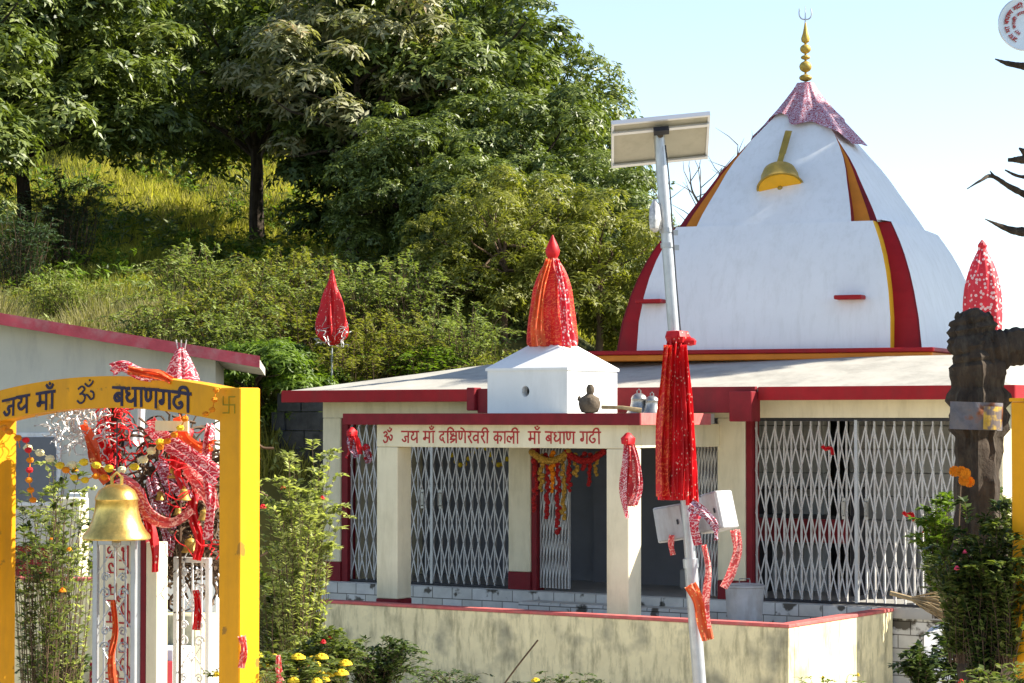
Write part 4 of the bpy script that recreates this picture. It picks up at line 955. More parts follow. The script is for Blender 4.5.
# cloths on and under the arch
z_ = thing('cloth_cone', 'red and white cloth cone with small trident tips above the arch beam', 'cloth', P(181, 385, 13.9))
MB().lathe([(.115, -.1), (.105, -.02), (.085, .06), (.05, .15), (.025, .20), (.01, .215)], (0, 0, 0), 50, lambda th, s: .12*math.sin(7*th+3*s)+.05*math.sin(15*th)).build('cloth_wrap', M['cstripe'], z_, True)
mb = MB()
for dx in (-.03, 0, .03): mb.tube([(dx*.5, 0, .18), (dx, 0, .26)], .004, 5)
mb.build('trident_tips', M['silvert'], z_)
MB().tube([(0, 0, -.1), (0, 0, -2.2)], .009, 6).build('pole', M['twig'], z_)
SC = [
 ('arch_scarf', [(112, 370, 13.42), (124, 366, 13.4), (140, 374, 13.36), (165, 378, 13.3)], .07, .06, 'cstripe', 'rolled pink and white scarf lying on top of the arch beam'),
 ('arch_scarf', [(128, 370, 13.30), (145, 373, 13.3), (160, 375, 13.26), (172, 381, 13.25)], .05, .05, 'corange', 'orange red cloth lying on the right half of the arch beam'),
 ('hanging_scarf', [(150, 425, 13.7), (165, 440, 13.6), (190, 455, 13.5), (220, 478, 13.4)], .12, .10, 'cstripe', 'wide red and white striped scarf sweeping down to the right arch post'),
 ('hanging_scarf', [(120, 480, 13.6), (135, 490, 13.5), (150, 515, 13.5), (172, 522, 13.5), (192, 508, 13.5)], .09, .05, 'cpink', 'pink red scarf looping from the brass bell to the right'),
 ('hanging_scarf', [(138, 490, 13.6), (148, 520, 13.6), (154, 545, 13.6), (156, 572, 13.6)], .07, .04, 'cred', 'bright red scarf hanging straight down beside the brass bell'),
 ('hanging_scarf', [(85, 425, 14.0), (92, 445, 13.9), (98, 468, 13.9), (108, 482, 13.9)], .08, .06, 'corange', 'orange red scarf hanging left of the dark stem'),
 ('hanging_scarf', [(98, 430, 14.1), (104, 440, 14.1), (108, 452, 14.1), (104, 462, 14.1)], .09, .05, 'cred', 'small bright red cloth knotted left of the dark stem'),
 ('hanging_scarf', [(178, 420, 13.8), (186, 440, 13.7), (200, 450, 13.6), (214, 445, 13.5)], .10, .08, 'corange', 'orange cloth bunched under the cream board'),
 ('hanging_scarf', [(210, 425, 13.6), (206, 460, 13.5), (211, 500, 13.5), (209, 540, 13.5)], .06, .07, 'cstripe', 'striped scarf hanging along the inner side of the right arch post'),
 ('hanging_scarf', [(198, 480, 13.9), (192, 510, 13.8), (200, 540, 13.8), (196, 560, 13.8)], .06, .05, 'cred', 'dark red scarf in the tangle above the white gate leaf'),
 ('hanging_scarf', [(162, 470, 14.0), (170, 490, 14.0), (166, 510, 14.0), (174, 530, 14.0)], .06, .05, 'cplaid', 'maroon checked scarf in the tangle behind the striped scarf'),
 ('hanging_scarf', [(196, 590, 13.9), (198, 610, 13.9), (197, 630, 13.9)], .035, .05, 'cred', 'small red rag on the white scrollwork gate'),
 ('hanging_scarf', [(113, 600, 13.5), (116, 630, 13.5), (112, 660, 13.5), (115, 690, 13.5)], .03, .05, 'corange', 'orange rag hanging on the left grille gate'),
 ('hanging_scarf', [(242, 636, 12.9), (244, 650, 12.88), (242, 668, 12.88)], .04, .04, 'cpink', 'pale red rag tied low on the right arch post'),
 ('hanging_scarf', [(278, 655, 15), (279, 668, 15), (282, 684, 15)], .03, .06, 'cpink', 'faded pink cloth standing among the flowers by the arch post'),
 ('hanging_scarf', [(160, 462, 13.9), (168, 478, 13.8), (180, 486, 13.8), (188, 500, 13.8)], .12, .09, 'cplaid', 'wide dark maroon scarf bunched in the middle of the offerings'),
 ('hanging_scarf', [(186, 465, 13.9), (196, 480, 13.8), (206, 492, 13.8), (214, 510, 13.8)], .11, .10, 'cpink', 'broad pinkish scarf bunched against the right arch post'),
 ('hanging_scarf', [(152, 478, 14.0), (158, 500, 13.9), (168, 535, 13.9), (166, 556, 13.9)], .09, .07, 'cplaid', 'dark scarf hanging behind the looping pink red scarf'),
 ('hanging_scarf', [(184, 430, 13.9), (180, 450, 13.8), (176, 470, 13.8), (182, 490, 13.8)], .12, .08, 'cred', 'crumpled red cloth directly under the orange bunch below the board'),
]
for i, (nm, pts, w0, w1, m, lab) in enumerate(SC):
    rib(nm, pts, w0, w1, m, lab, 'scarf', 'scarves tied on and under the arch', 60+i, 2.2, .014, tw=.6*((-1)**i) if i > 2 else 0, side=(1, 0, .2) if abs(pts[0][0]-pts[-1][0]) < 22 else (0, 0, 1), na=40, nb=12)
mb = MB(); mb.obox(P(172, 426, 13.5), (1, -.3, -.02), (.3, 1, 0), (0, 0, 1), .10, .008, .028); solo('name_board', mb, M['cream'], 'blank cream board hanging under the arch beam', 'board', P(172, 426, 13.5))
# flower strings
def string(pts, r, mats_, label, seed=0, step=None, nb=1):
    pp = smooth_path([P(*p) for p in pts], 10); rd = random.Random(seed); mb = MB(); acc = 0; step = step or r*1.7; last = None
    for p in pp:
        if last is None or (p-last).length >= step:
            mb.cur = rd.randrange(len(mats_)); mb.lathe([(r*.1, -r*.8), (r*.7, -r*.6), (r, 0), (r*.75, r*.55), (r*.15, r*.75)], p, 10, lambda th, s: .10*math.sin(5*th+9*s)); last = p
    mb.cur = 0; mb.tube(pp, .003, 4)
    return solo('flower_garland', mb, [M[m] for m in mats_], label, 'garland', P(*pts[0]), 'marigold garlands on the arch', True)
string([(28, 448, 13.95), (45, 455, 13.9), (62, 466, 13.85), (82, 462, 13.8), (100, 466, 13.75), (118, 470, 13.7), (136, 466, 13.65), (150, 452, 13.6), (163, 440, 13.55)], .028, ['marigw', 'marigy', 'marigw'], 'cream and yellow flower garland swinging across the arch opening', 1, .075)
string([(160, 447, 13.5), (172, 437, 13.45), (182, 425, 13.4), (188, 408, 13.35)], .022, ['marig', 'marigy'], 'short orange garland rising to the right of the cream board', 2, .06)
string([(216, 390, 12.95), (214, 402, 12.95), (211, 412, 12.95), (205, 414, 12.98)], .018, ['marig'], 'orange garland scraps tied where beam meets right post', 3, .05)
string([(4, 428, 13.85), (10, 432, 13.8), (17, 436, 13.8), (20, 448, 13.8)], .024, ['marig'], 'orange garland scraps at the left end of the arch beam', 4, .06)
string([(26, 440, 13.8), (30, 460, 13.8), (29, 480, 13.8), (33, 500, 13.8)], .022, ['marig', 'redfl'], 'orange and red flower string hanging inside the left arch post', 5, .05)
string([(66, 470, 13.8), (75, 478, 13.8), (85, 480, 13.8), (96, 476, 13.8), (108, 478, 13.75)], .024, ['marig', 'marigy'], 'orange flower garland below the cream garland, left of the bell', 6, .06)
# threads and silver ribbons tangled behind the arch: uncountable
def tangle(name, x0, x1, y0, y1, D0, D1, n, L, m, lab, seed, r=.004):
    rd = random.Random(seed); mb = MB()
    for i in range(n):
        p = P(rd.uniform(x0, x1), rd.uniform(y0, y1), rd.uniform(D0, D1)); q = V(rd.gauss(0, 1), rd.gauss(0, 1), rd.gauss(0, 1)).normalized(); pts = [p]
        for j in range(6):
            q = (q+V(rd.gauss(0, .7), rd.gauss(0, .7), rd.gauss(0, .6)-.1)).normalized(); p = p+q*L/6; pts.append(p)
        mb.tube(smooth_path(pts, 3), r*rd.uniform(.6, 1.6), 4, False)
    o = mb.build(name, M[m], None, True); tag(o, lab, 'ribbons', kind='stuff')
tangle('red_threads', 148, 216, 432, 560, 13.6, 14.3, 45, .26, 'redfl', 'tangle of red threads and ribbons behind the right half of the arch', 1, .0032)
tangle('silver_ribbons', 52, 110, 404, 446, 13.9, 14.3, 130, .15, 'silvert', 'tangle of curled silver white ribbons left of the dark stem', 2, .003)
tangle('red_threads', 106, 124, 400, 470, 14.05, 14.2, 90, .16, 'redfl', 'red threads wound round the dark stem', 3, .0035)
tangle('brown_twigs', 146, 216, 440, 570, 14.0, 14.6, 520, .4, 'twig', 'brown twigs crowded behind the ribbons in the arch', 5, .006)
for i, (x, y, D, s, lab) in enumerate(((184, 500, 13.7, .07, 'small brass bell in the middle of the red ribbon tangle'), (172, 478, 13.8, .06, 'small brass bell high in the ribbon tangle, below the cream board'), (204, 520, 13.6, .065, 'small brass bell close to the right arch post in the tangle'), (190, 552, 13.9, .09, 'brass bell hanging just above the white gate leaf'), (178, 515, 13.9, .05, 'tiny brass bell left of the middle of the tangle'), (160, 500, 13.9, .055, 'small brass bell at the left edge of the ribbon tangle'))):
    bellthing(P(x, y, D), s*1.1, M['goldpaint'], lab, 'small bells hanging under the arch')

# ================================================================== red flag pole by the bush
q = P(331, 700, 37.5); fl = thing('flag_pole', 'thin pole wrapped with a red cloth flag beside the left house', 'flag', V(q.x, q.y, tz(q.x, q.y)))
zt = P(331, 270, 37.5).z-fl.location.z; zb = P(331, 342, 37.5).z-fl.location.z
MB().tube([(0, 0, 0), (0, 0, zt)], .016, 7).build('pole', M['gategrey'], fl)
pp = [(p.x, p.y) for p in smooth_path([(.05, zb-.05, 0), (.15, zb+.08, 0), (.165, zb+.30, 0), (.13, zb+.60, 0), (.09, zb+.80, 0), (.065, zb+.92, 0), (.02, zt, 0)], 4)]
MB().lathe(pp, (0, 0, 0), 64, lambda th, s: .34*math.sin(2*th+5*s)+.22*math.sin(5*th+9*s)+.12*math.sin(11*th+3*s)).build('flag_cloth', M['cred'], fl, True)
tangle('white_tassels', 318, 345, 326, 344, 37.3, 37.6, 40, .2, 'silvert', 'white tassels on the hem of the red flag by the house', 7, .005)
# red dotted cloth spire right
q = P(985, 700, 22); t = thing('cloth_spire', 'red and white dotted cloth spire on a pole behind the broken tree trunk', 'flag', V(q.x, q.y, tz(q.x, q.y)))
z0 = P(985, 345, 22).z-t.location.z; z1 = P(988, 240, 22).z-t.location.z
MB().tube([(0, 0, 0), (0, 0, z0+.1)], .03, 8).build('pole', M['gategrey'], t)
pp = [(p.x, p.y) for p in smooth_path([(.08, z0-.05, 0), (.145, z0+.02, 0), (.165, z0+.25, 0), (.155, z0+.5, 0), (.11, z0+.7, 0), (.05, z0+.84, 0), (.035, z0+.88, 0), (.04, z0+.91, 0), (.008, z1, 0)], 4)]
MB().lathe(pp, (0, 0, 0), 64, lambda th, s: .09*math.sin(5*th+2*s)+.06*math.sin(11*th)).build('wrapped_cloth', M['credw'], t, True)

# ================================================================== dead tree, right
dt = thing('dead_tree', 'dark broken tree trunk with bare spiky branches at the right edge', 'tree', P(985, 760, 16))
o0 = dt.location
def dts(pts, r, seg=12, name='branch', seed=0, rough=.12):
    rd = random.Random(seed); pp = smooth_path([P(*p)-o0 for p in pts], 9); n = len(pp); rr = []
    for i in range(n):
        t = i/(n-1)*(len(r)-1); a = int(min(t, len(r)-2)); rr.append((r[a]+(r[a+1]-r[a])*(t-a))*rd.uniform(1-rough, 1+rough))
    return pp, rr
def knobbly(pp, rr, seg, seed, amp=.12):
    mb = MB(); mb.tube(pp, rr, seg*2); rd = random.Random(seed); a, b, c = [rd.uniform(0, 6) for _ in range(3)]
    out = []
    for i, v in enumerate(mb.v):
        k = min(i//(seg*2), len(rr)-1); th = (i % (seg*2))*math.pi/seg; q = pp[k]
        f = 1+amp*(.6*math.sin(3*th+a+k*.12)+.5*math.sin(7*th+b-k*.15)+.4*math.sin(k*.33+2*th+c)+.3*math.sin(13*th+k*.25))+rd.uniform(-1, 1)*amp*.22
        out.append(tuple(q+(V(*v)-q)*f))
    mb.v = out; return mb
pp, rr = dts([(988, 790, 16), (986, 700, 16), (981, 600, 16), (979, 500, 16), (978, 430, 16), (977, 370, 16), (972, 340, 16), (968, 318, 16), (965, 311, 16)], [.19, .17, .155, .15, .155, .165, .15, .11, .05], seed=1)
knobbly(pp, rr, 16, 1, .2).build('trunk', M['bark'], dt, True)
for i, (pts, r) in enumerate((
    ([(975, 355, 16), (1000, 350, 16), (1030, 346, 16), (1070, 350, 16), (1095, 300, 16), (1100, 150, 16), (1110, -60, 16)], [.14, .13, .12, .13, .13, .11, .08]),
    ([(972, 330, 16), (962, 318, 16), (958, 322, 16)], [.07, .05, .02]), ([(985, 335, 16), (990, 322, 16), (987, 312, 16)], [.05, .03, .012]),
    ([(1105, 75, 16), (1040, 68, 16), (1010, 64, 15.9), (995, 59, 15.9)], [.05, .03, .018, .004]),
    ([(1100, 190, 16), (1050, 165, 16), (1024, 160, 15.9), (1008, 160, 15.9)], [.05, .035, .024, .012]), ([(1030, 162, 16), (1024, 152, 15.9), (1019, 148, 15.9)], [.028, .02, .006]),
    ([(1100, 215, 16), (1040, 200, 16), (1012, 188, 15.9), (992, 176, 15.9), (980, 181, 15.8), (967, 189, 15.8)], [.05, .025, .018, .014, .008, .003]), ([(995, 178, 15.9), (990, 171, 15.9)], [.012, .003]),
    ([(1100, 200, 16), (1040, 180, 16), (1018, 176, 15.9), (1005, 170, 15.9)], [.03, .016, .010, .005]),
    ([(1100, 280, 16), (1040, 238, 16), (1010, 230, 15.9), (985, 219, 15.8)], [.06, .042, .022, .003]),
    ([(1060, 345, 16), (1045, 365, 15.9), (1030, 380, 15.8)], [.06, .05, .03]))):
    pp, rr = dts(pts, r, seed=i+5, rough=.1); knobbly(pp, rr, 9, i, .1).build('branch', M['bark'], dt, True)
t = thing('round_plate', 'round pale metal plate with red writing round its rim, hung among bare branches', 'plate', P(1025, 24, 15.7)); rz = Matrix.Rotation(R(90), 3, 'X')
MB().lathe([(.005, -.012), (.15, -.012), (.172, -.006), (.178, 0), (.172, .006), (.15, .004), (.005, .004)], (0, 0, 0), 40, None, rz).build('disc', M['plate'], t, True)
def ringq(keys, r, a0_, a1_, h, wt2, seed):
    L = (a1_-a0_)*r
    return glyphs(keys, L, h, wt2, lambda x, y, n_: V((r+y)*math.cos(a1_+math.pi-x/r-a1_+0 if False else math.pi*1.35-x/r), -.014-n_, (r+y)*math.sin(math.pi*1.35-x/r)), seed)
ringq(['ja', 'ya', 'sp', 'ma', 'aa', 'sp', 'ba', 'dha', 'aa', 'nna', 'sp', 'ga', 'ddha', 'ii', 'sp', 'ja', 'ya', 'sp', 'ma', 'aa'], .108, 0, 3.6, .026, .0022, 3).build('lettering', M['lettering'], t)
ringq(['ma', 'aa', 'sp', 'ka', 'aa', 'la', 'ii', 'sp', 'ga', 'ya'], .065, 0, 2.6, .018, .0018, 4).build('lettering', M['lettering'], t)
MB().tube([(0, 0, .17), (.05, .1, .6)], .004, 5).build('wire', M['dark'], t)
t = thing('metal_plate', 'rusty grey metal sheet nailed across the broken trunk', 'plate', P(976, 416, 15.78)); t.rotation_euler = (0, R(2), R(-6))
mb = MB(); mb.grid(lambda a, b: V(-.17+.34*a, -.02-.06*math.sin(math.pi*a)+.006*math.sin(a*13+b*7), -.09+.18*b), 22, 8); mb.grid(lambda a, b: V(-.17+.34*a, -.016-.06*math.sin(math.pi*a)+.006*math.sin(a*13+b*7), -.09+.18*b), 22, 8); mb.build('sheet', M['rust'], t, True)
mb = MB(); mb.grid(lambda a, b: V(.04+.12*a, -.034-.06*math.sin(math.pi*(.21+.35*a)/.34*.6)+.004*math.sin(a*5), -.085+.15*b), 8, 6); mb.build('yellow_patch', mat('flaking_yellow', (.55, .36, .06), .7, var=.3, vs=14, col2=(.16, .13, .12), c2lo=.42, c2hi=.55, c2scale=18), t)
# whitewashed wall lower right, broom
q = P(925, 700, 18.2); q.z = 0
t = thing('whitewashed_wall', 'rough whitewashed bank wall under the plants at the lower right', 'wall', q, R(-14))
mb = MB(); rd = random.Random(3)
def rough(a, b): return V(a*3.2, .05*math.sin(a*17+b*5)+.04*math.sin(b*13+a*31), -.9+1.38*b+.04*math.sin(a*23)*(b > .9))
mb.grid(rough, 60, 18); mb.grid(lambda a, b: V(a*3.2, .0+.6*b+.04, .48+.04*math.sin(a*23)), 60, 3); mb.build('wall_face', M['white'], t, True)
bq = P(890, 593, 18.1); t = thing('broom', 'dry twig broom lying on the wall beside the tree trunk', 'broom', bq); rd = random.Random(4)
MB().tube([(0, 0, 0), P(912, 599, 18.05)-bq], .018, 7).build('handle', M['straw'], t)
mb = MB()
for i in range(150):
    s_ = P(908, 598, 18.05)-bq; e = P(rd.uniform(945, 972), 598+rd.gauss(15, 7), 18+rd.uniform(-.12, .12))-bq; m1 = s_.lerp(e, .5)+V(0, 0, rd.uniform(-.02, .03)); mb.tube([s_, m1, e], [.004, .003, .0015], 4, False)
mb.build('bristles', M['straw'], t)

# ================================================================== TREES ON THE HILL
make_tree('oak_a', 11, (3.3, 3.0, 2.9), 4.2, .15, 130, 110, 7, .19, .062, M['lf_oak'], M['bark'], 4.3, low=-.7, pr=(.17, .30), flat=.6)
make_tree('oak_b', 23, (3.0, 2.8, 3.3), 4.4, .16, 130, 110, 7, .19, .062, M['lf_oak'], M['bark'], 4.0, low=-.9, pr=(.16, .30), flat=.6)
make_tree('brown', 37, (1.9, 1.8, 2.0), 3.6, .11, 50, 90, 6, .19, .055, M['lf_brown'], M['bark'], 3.6, low=-.8, pr=(.18, .32))
make_tree('dark', 41, (3.6, 3.0, 3.6), 4.6, .18, 80, 80, 6, .25, .085, M['lf_dark'], M['bark'], 4.0, low=-.95, pr=(.2, .34))
make_tree('lime', 53, (1.3, 1.2, 1.1), 1.4, .07, 30, 90, 6, .13, .035, M['lf_lime'], M['twig'], 1.15, low=-.9)
make_tree('olive', 67, (1.5, 1.4, 1.7), 2.2, .08, 60, 70, 5, .14, .035, M['lf_olive'], M['twig'], 2.0, low=-.95, flat=.75, pr=(.18, .34))
def tp_(px, D): x = (px-512)/F*D; return V(x, D, tz(x, D))
gr = 'trees on the hillside'
TL = [
 ('oak_a', 20, 50, 1.1, 0, 'broad green tree at the far left of the hillside', -.7),
 ('oak_b', -85, 47, 1.05, 1.0, 'tree cut off by the left edge of the hillside view', 0),
 ('oak_a', 257, 55, 1.2, 2.0, 'tree with a bare straight trunk above the sunny grass', -.9),
 ('oak_b', 148, 66, 1.1, 2.4, 'dark leaning tree between the far left tree and the bare trunk', -.8),
 ('brown', 350, 49, 1.2, .5, 'tree with pale brownish leaves left of the big green tree', -.4),
 ('oak_b', 432, 51, 1.08, .8, 'biggest green tree in the middle right of the hillside', -.8),
 ('oak_a', 532, 53, .82, 3.9, 'rounded green tree with the sky behind it, next to the solar panel', -1.3),
 ('oak_b', 425, 69, .9, 1.7, 'tall green tree standing behind the biggest one', 0),
 ('oak_a', 375, 70, 1.1, 4.2, 'green tree behind the one with brownish leaves', -.5),
 ('oak_b', 585, 48, .60, 5.0, 'small green tree left of the dome, below the solar panel', -.8),
 ('dark', 90, 69, 1.1, .3, 'dark tree high on the hill behind the far left one', -.8),
 ('dark', 215, 71, 1.15, 1.4, 'dark tree high on the hill above the bare trunk', -.8),
 ('dark', 320, 72, 1.1, 2.9, 'dark tree high on the hill above the brownish one', -.8),
 ('dark', 400, 68, 1.0, 3.7, 'dark tree high on the hill above the biggest one', -.8),
 ('dark', 145, 72, 1.2, 4.4, 'dark tree at the top of the sunny slope, left of centre', -1.2),
 ('dark', 275, 74, 1.2, 2.2, 'dark tree at the top of the sunny slope behind the bare trunk', -1.2),
 ('dark', 40, 71, 1.2, 3.2, 'dark tree at the top of the slope behind the far left tree', -1.2),
 ('dark', -20, 68, 1.1, 5.1, 'dark tree high on the hill at the left edge', -.8),
 ('dark', 390, 50.5, .72, 5.6, 'dark low tree shading the bank left of the biggest tree', -.6),
 ('dark', 485, 54, .75, .9, 'dark low tree under the biggest green tree', -.4),
 ('oak_b', 515, 47, .72, 2.2, 'green tree with low branches right of the biggest one', -.8),
 ('oak_b', 422, 46, .6, 3.3, 'low green tree at the foot of the biggest one', -.6),
 ('oak_a', 575, 45, .52, 1.3, 'low rounded green tree behind the right side of the red spire', -.5),
 ('oak_b', 478, 44.5, .5, 4.0, 'low dark tree left of the red cloth spire', -.5),
]
for k, px, D, s, rz, lab, dz in TL: tree(k, 'hill_tree', lab, 'tree', tp_(px, D)+V(0, 0, dz), rz, s, gr)
tree('lime', 'garden_tree', 'bright lime green bush behind the end of the house roof', 'bush', tp_(255, 37.6)+V(0, 0, -.2), .4, (.95, .9, .8))
tree('lime', 'garden_tree', 'bright lime green bush just right of the one by the house roof', 'bush', tp_(305, 37.9)+V(0, 0, -.5), 2.4, (.75, .75, .65))
for px, D, s, rz, lab in ((505, 42, .8, .2, 'yellow green shrub left of the red cloth spire'), (600, 42.5, .85, 1.3, 'yellow green shrub between the red cloth spire and the dome'), (548, 43, .8, 2.6, 'yellow green shrub directly behind the red cloth spire'), (640, 43, .85, 4., 'yellow green shrub against the left edge of the dome'), (455, 43, .6, 5, 'olive shrub in the shade left of the red cloth spire')):
    tree('olive', 'hill_shrub', lab, 'shrub', tp_(px, D), rz, s, 'olive shrubs behind the temple')
# off-frame tree that shades the right side of the dome
make_tree('shade', 71, (1.9, 2.1, 1.7), 8.0, .14, 90, 110, 6, .2, .08, M['lf_oak'], M['bark'], 9.0)
tree('shade', 'garden_tree', 'leafy tree beyond the right edge that shades the dome', 'tree', V(13.5, 31.9, .1), 0, 1.15)
# bare twigs left of dome
mb = MB(); rd = random.Random(6); q = P(690, 330, 36)
for pts in ([(672, 330, 36), (680, 262, 36), (694, 225, 36), (712, 190, 36), (722, 168, 36)], [(705, 330, 36), (698, 290, 36), (680, 245, 36), (665, 222, 36), (661, 205, 36)], [(700, 215, 36), (720, 195, 36), (735, 170, 36), (738, 145, 36)], [(688, 240, 36), (700, 200, 36), (700, 178, 36)], [(700, 205, 36), (692, 190, 36), (690, 172, 36)], [(725, 190, 36), (745, 170, 36), (752, 152, 36)], [(682, 255, 36), (668, 240, 36), (655, 236, 36)]):
    pp = smooth_path([P(*p) for p in pts], 4); mb.tube(pp, [.022*(1-.8*i/len(pp)) for i in range(len(pp))], 5)
    for i in range(6):
        a = rd.choice(pp); e = a+V(rd.uniform(-.4, .4), rd.uniform(-.2, .2), rd.uniform(.15, .5)); mb.tube([a, a.lerp(e, .5)+V(rd.uniform(-.05, .05), 0, 0), e], [.008, .006, .002], 4)
mb.tube([P(672, 330, 36), P(680, 500, 36)], .03, 6); solo('bare_sapling', mb, M['barkpale'], 'thin leafless sapling showing between the pole and the dome', 'tree', q, None, True)

# ================================================================== SHRUBS AND GRASS
fr1, _ = frond_bush(3, 110, 1.8, 1.35, 24, .10, .035, M['lf_grey'])
fr2, _ = frond_bush(4, 90, 1.6, 1.5, 26, .10, .036, M['lf_olive'], 1.6)
fr3, _ = frond_bush(5, 80, 1.9, 1.1, 28, .11, .028, M['lf_blue'], .6)
fr4, _ = frond_bush(6, 100, 1.2, 1.2, 22, .10, .04, M['lf_lime'])
fr5, _ = frond_bush(7, 90, 1.3, 1.1, 24, .10, .03, M['lf_olive'])
SB = [
 (fr3, 68, 49, 1.15, 'blue green feathery shrub under the far left tree'), (fr3, 20, 46, 1.0, 'blue green shrub at the left edge in the shade'),
 (fr1, 58, 42.5, .8, 'spiky grey green shrub in the dark hollow at the left'), (fr1, 170, 40, .95, 'arching grey green shrub above the middle of the house roof'),
 (fr2, 215, 40.5, 1.0, 'spreading feathery shrub above the right half of the house roof'), (fr1, 258, 41.5, .95, 'feathery shrub below the bare straight trunk'),
 (fr2, 300, 40, 1.0, 'feathery shrub left of the thin red flag'), (fr1, 345, 40.5, 1.0, 'feathery shrub right of the thin red flag'),
 (fr2, 388, 39, .95, 'grey green shrub over the left end of the temple roof'), (fr4, 425, 38.5, 1., 'brighter green shrub over the left part of the temple roof'),
 (fr1, 455, 39, .9, 'grey green shrub just left of the small white roof shrine'), (fr2, 130, 39, .8, 'low feathery shrub beside the dry grass above the house roof'),
 (fr1, 330, 44, .9, 'feathery shrub in the shade below the big hillside trees'), (fr4, 120, 41, .7, 'small bright shrub right of the dark hollow'),
 (fr1, 235, 39, .95, 'feathery shrub rising over the right end of the house roof'), (fr2, 285, 42.5, 1.0, 'arching shrub between the bare trunk and the thin red flag'),
 (fr1, 195, 43, 1.0, 'feathery shrub on the bank left of the bare trunk'), (fr2, 355, 38.2, .9, 'feathery shrub at the left corner of the temple roof'), (fr1, 405, 41, 1.05, 'tall feathery shrub above the left part of the temple roof'),
 (fr5, 500, 38, .9, 'olive shrub behind the small white roof shrine'), (fr5, 640, 40, 1.0, 'olive shrub low beside the dome base'),
 (fr4, 375, 42, .8, 'bright green shrub right of the red flag at the shade edge'), (fr2, 420, 43, .9, 'grey green shrub climbing into the shade above the temple roof'),
]
for i, (me, px, D, s, lab) in enumerate(SB):
    bush(me, 'hill_shrub', lab, 'shrub', tp_(px, D), i*1.3, s, 'feathery shrubs on the bank')
def blades(name, n, px0, px1, D0, D1, h0, h1, w_, m, lab, seed, dens=None):
    rng = np.random.default_rng(seed)
    D = rng.uniform(D0, D1, n); px = rng.uniform(px0, px1, n); x = (px-512)/F*D
    if dens is not None:
        k = dens(px, D, rng); D = D[k]; x = x[k]; n = len(D)
    z = terr(x, D); pos = np.stack([x, D, z-.02], 1)
    cl = np.sin(x*1.7+D*.9)*.5+np.sin(x*3.9-D*2.3)*.5
    ax = np.stack([rng.normal(0, .38, n), rng.normal(0, .38, n), np.ones(n)], 1); nr = np.stack([rng.normal(0, 1, n), -np.ones(n), rng.normal(0, .5, n)], 1)
    h = rng.uniform(h0, h1, n)*(1+.35*cl)
    o = leaf_obj(name, pos, ax, nr, h, w_*rng.uniform(.7, 1.3, n), m, None, np.clip(rng.random(n)*.75+.15*cl+.1, 0, 1), rng)
    tag(o, lab, 'grass', kind='stuff')
blades('grass', 110000, -20, 680, 44, 68, .12, .42, .022, M['lf_grass'], 'long sunny yellow green grass on the hillside', 1)
blades('grass', 40000, -20, 500, 36.5, 45, .2, .55, .02, M['lf_olive'], 'rough grass and weeds on the bank behind the roofs', 2)
blades('dry_grass', 30000, -30, 180, 37, 42, .5, 1.0, .02, M['lf_dry'], 'tall pale dry grass above the left of the house roof', 3)
blades('undergrowth', 9000, -60, 1080, 11, 24, .03, .12, .012, M['lf_plant'], 'low weeds on the ground before the temple', 4, lambda px, D, r: (D > 13))

def weeds(name, n, k, px0, px1, D0, D1, ln, wd, hh, m, lab, seed):
    rng = np.random.default_rng(seed); D = rng.uniform(D0, D1, n); px = rng.uniform(px0, px1, n); x = (px-512)/F*D
    keep = (np.sin(x*1.3+D*.8)+np.sin(x*.6-D*1.1)+rng.normal(0, .5, n)) > 0; x = x[keep]; D = D[keep]; n = len(x)
    c = np.stack([x, D, terr(x, D)+rng.uniform(.05, hh, n)], 1); c = np.repeat(c, 5, 0)+rng.normal(size=(n*5, 3))*.16
    p, a, q, L, W2 = whorls(rng, c, np.repeat(np.array([[0, -.3, 1.]]), n*5, 0)+rng.normal(size=(n*5, 3))*.3, k, ln, wd, .9)
    tag(leaf_obj(name, p, a, q, L, W2, m, None, None, rng), lab, 'weeds', kind='stuff')
weeds('weeds', 1000, 6, -20, 480, 45, 68, .17, .05, .5, M['lf_lime'], 'bright leafy weeds among the hillside grass', 11)
weeds('weeds', 650, 6, -20, 520, 36.5, 45, .13, .04, .5, M['lf_grey'], 'grey green leafy weeds on the bank behind the roofs', 12)
weeds('weeds', 350, 6, -20, 480, 48, 68, .2, .06, .7, M['lf_plant'], 'darker green weeds in clumps on the hillside', 13)
# ================================================================== GARDEN PLANTS IN FRONT
def plant(seed, px, pyb, D, H, W, n, lv, ln, wd, m, name, label, cat='plant', fl=None, arch=1.):
    me, tips = frond_bush(seed, n, H, W, lv, ln*1.25, wd*1.35, M[m], arch, .0035)
    loc = P(px, pyb, D); t = bush(me, name, label, cat, loc)
    if fl:
        rd = random.Random(seed)
        for tp2 in rd.sample(tips, min(fl[1], len(tips))):
            mb = MB(); r = fl[2]*rd.uniform(.8, 1.2)
            for j in range(3): mb.lathe([(r*.2, -r*.3+j*.006), (r*(1-.25*j), -.1*r+j*.006), (r*(.85-.25*j), .25*r+j*.008), (r*.1, .3*r+j*.008)], tp2, 12, lambda th, s: .18*math.sin(6*th+j))
            mb.build('flower', M[fl[0]], t, True)
    return t
plant(31, 302, 676, 19.5, 2.0, .44, 64, 38, .055, .024, 'lf_pale', 'tall_bush', 'tall twiggy pale leaved bush between the arch post and the porch', 'bush', ('redfl', 3, .03), .3)
plant(32, 283, 690, 20.5, 1.35, .34, 40, 30, .06, .026, 'lf_plant', 'tall_bush', 'darker leafy bush behind the pale twiggy bush by the arch post', 'bush', None, .4)
plant(33, 42, 740, 15.3, 1.8, .36, 56, 30, .04, .018, 'lf_plant', 'twiggy_plant', 'twiggy plant with orange blooms inside the left arch post', 'plant', ('marig', 6, .022), .3)
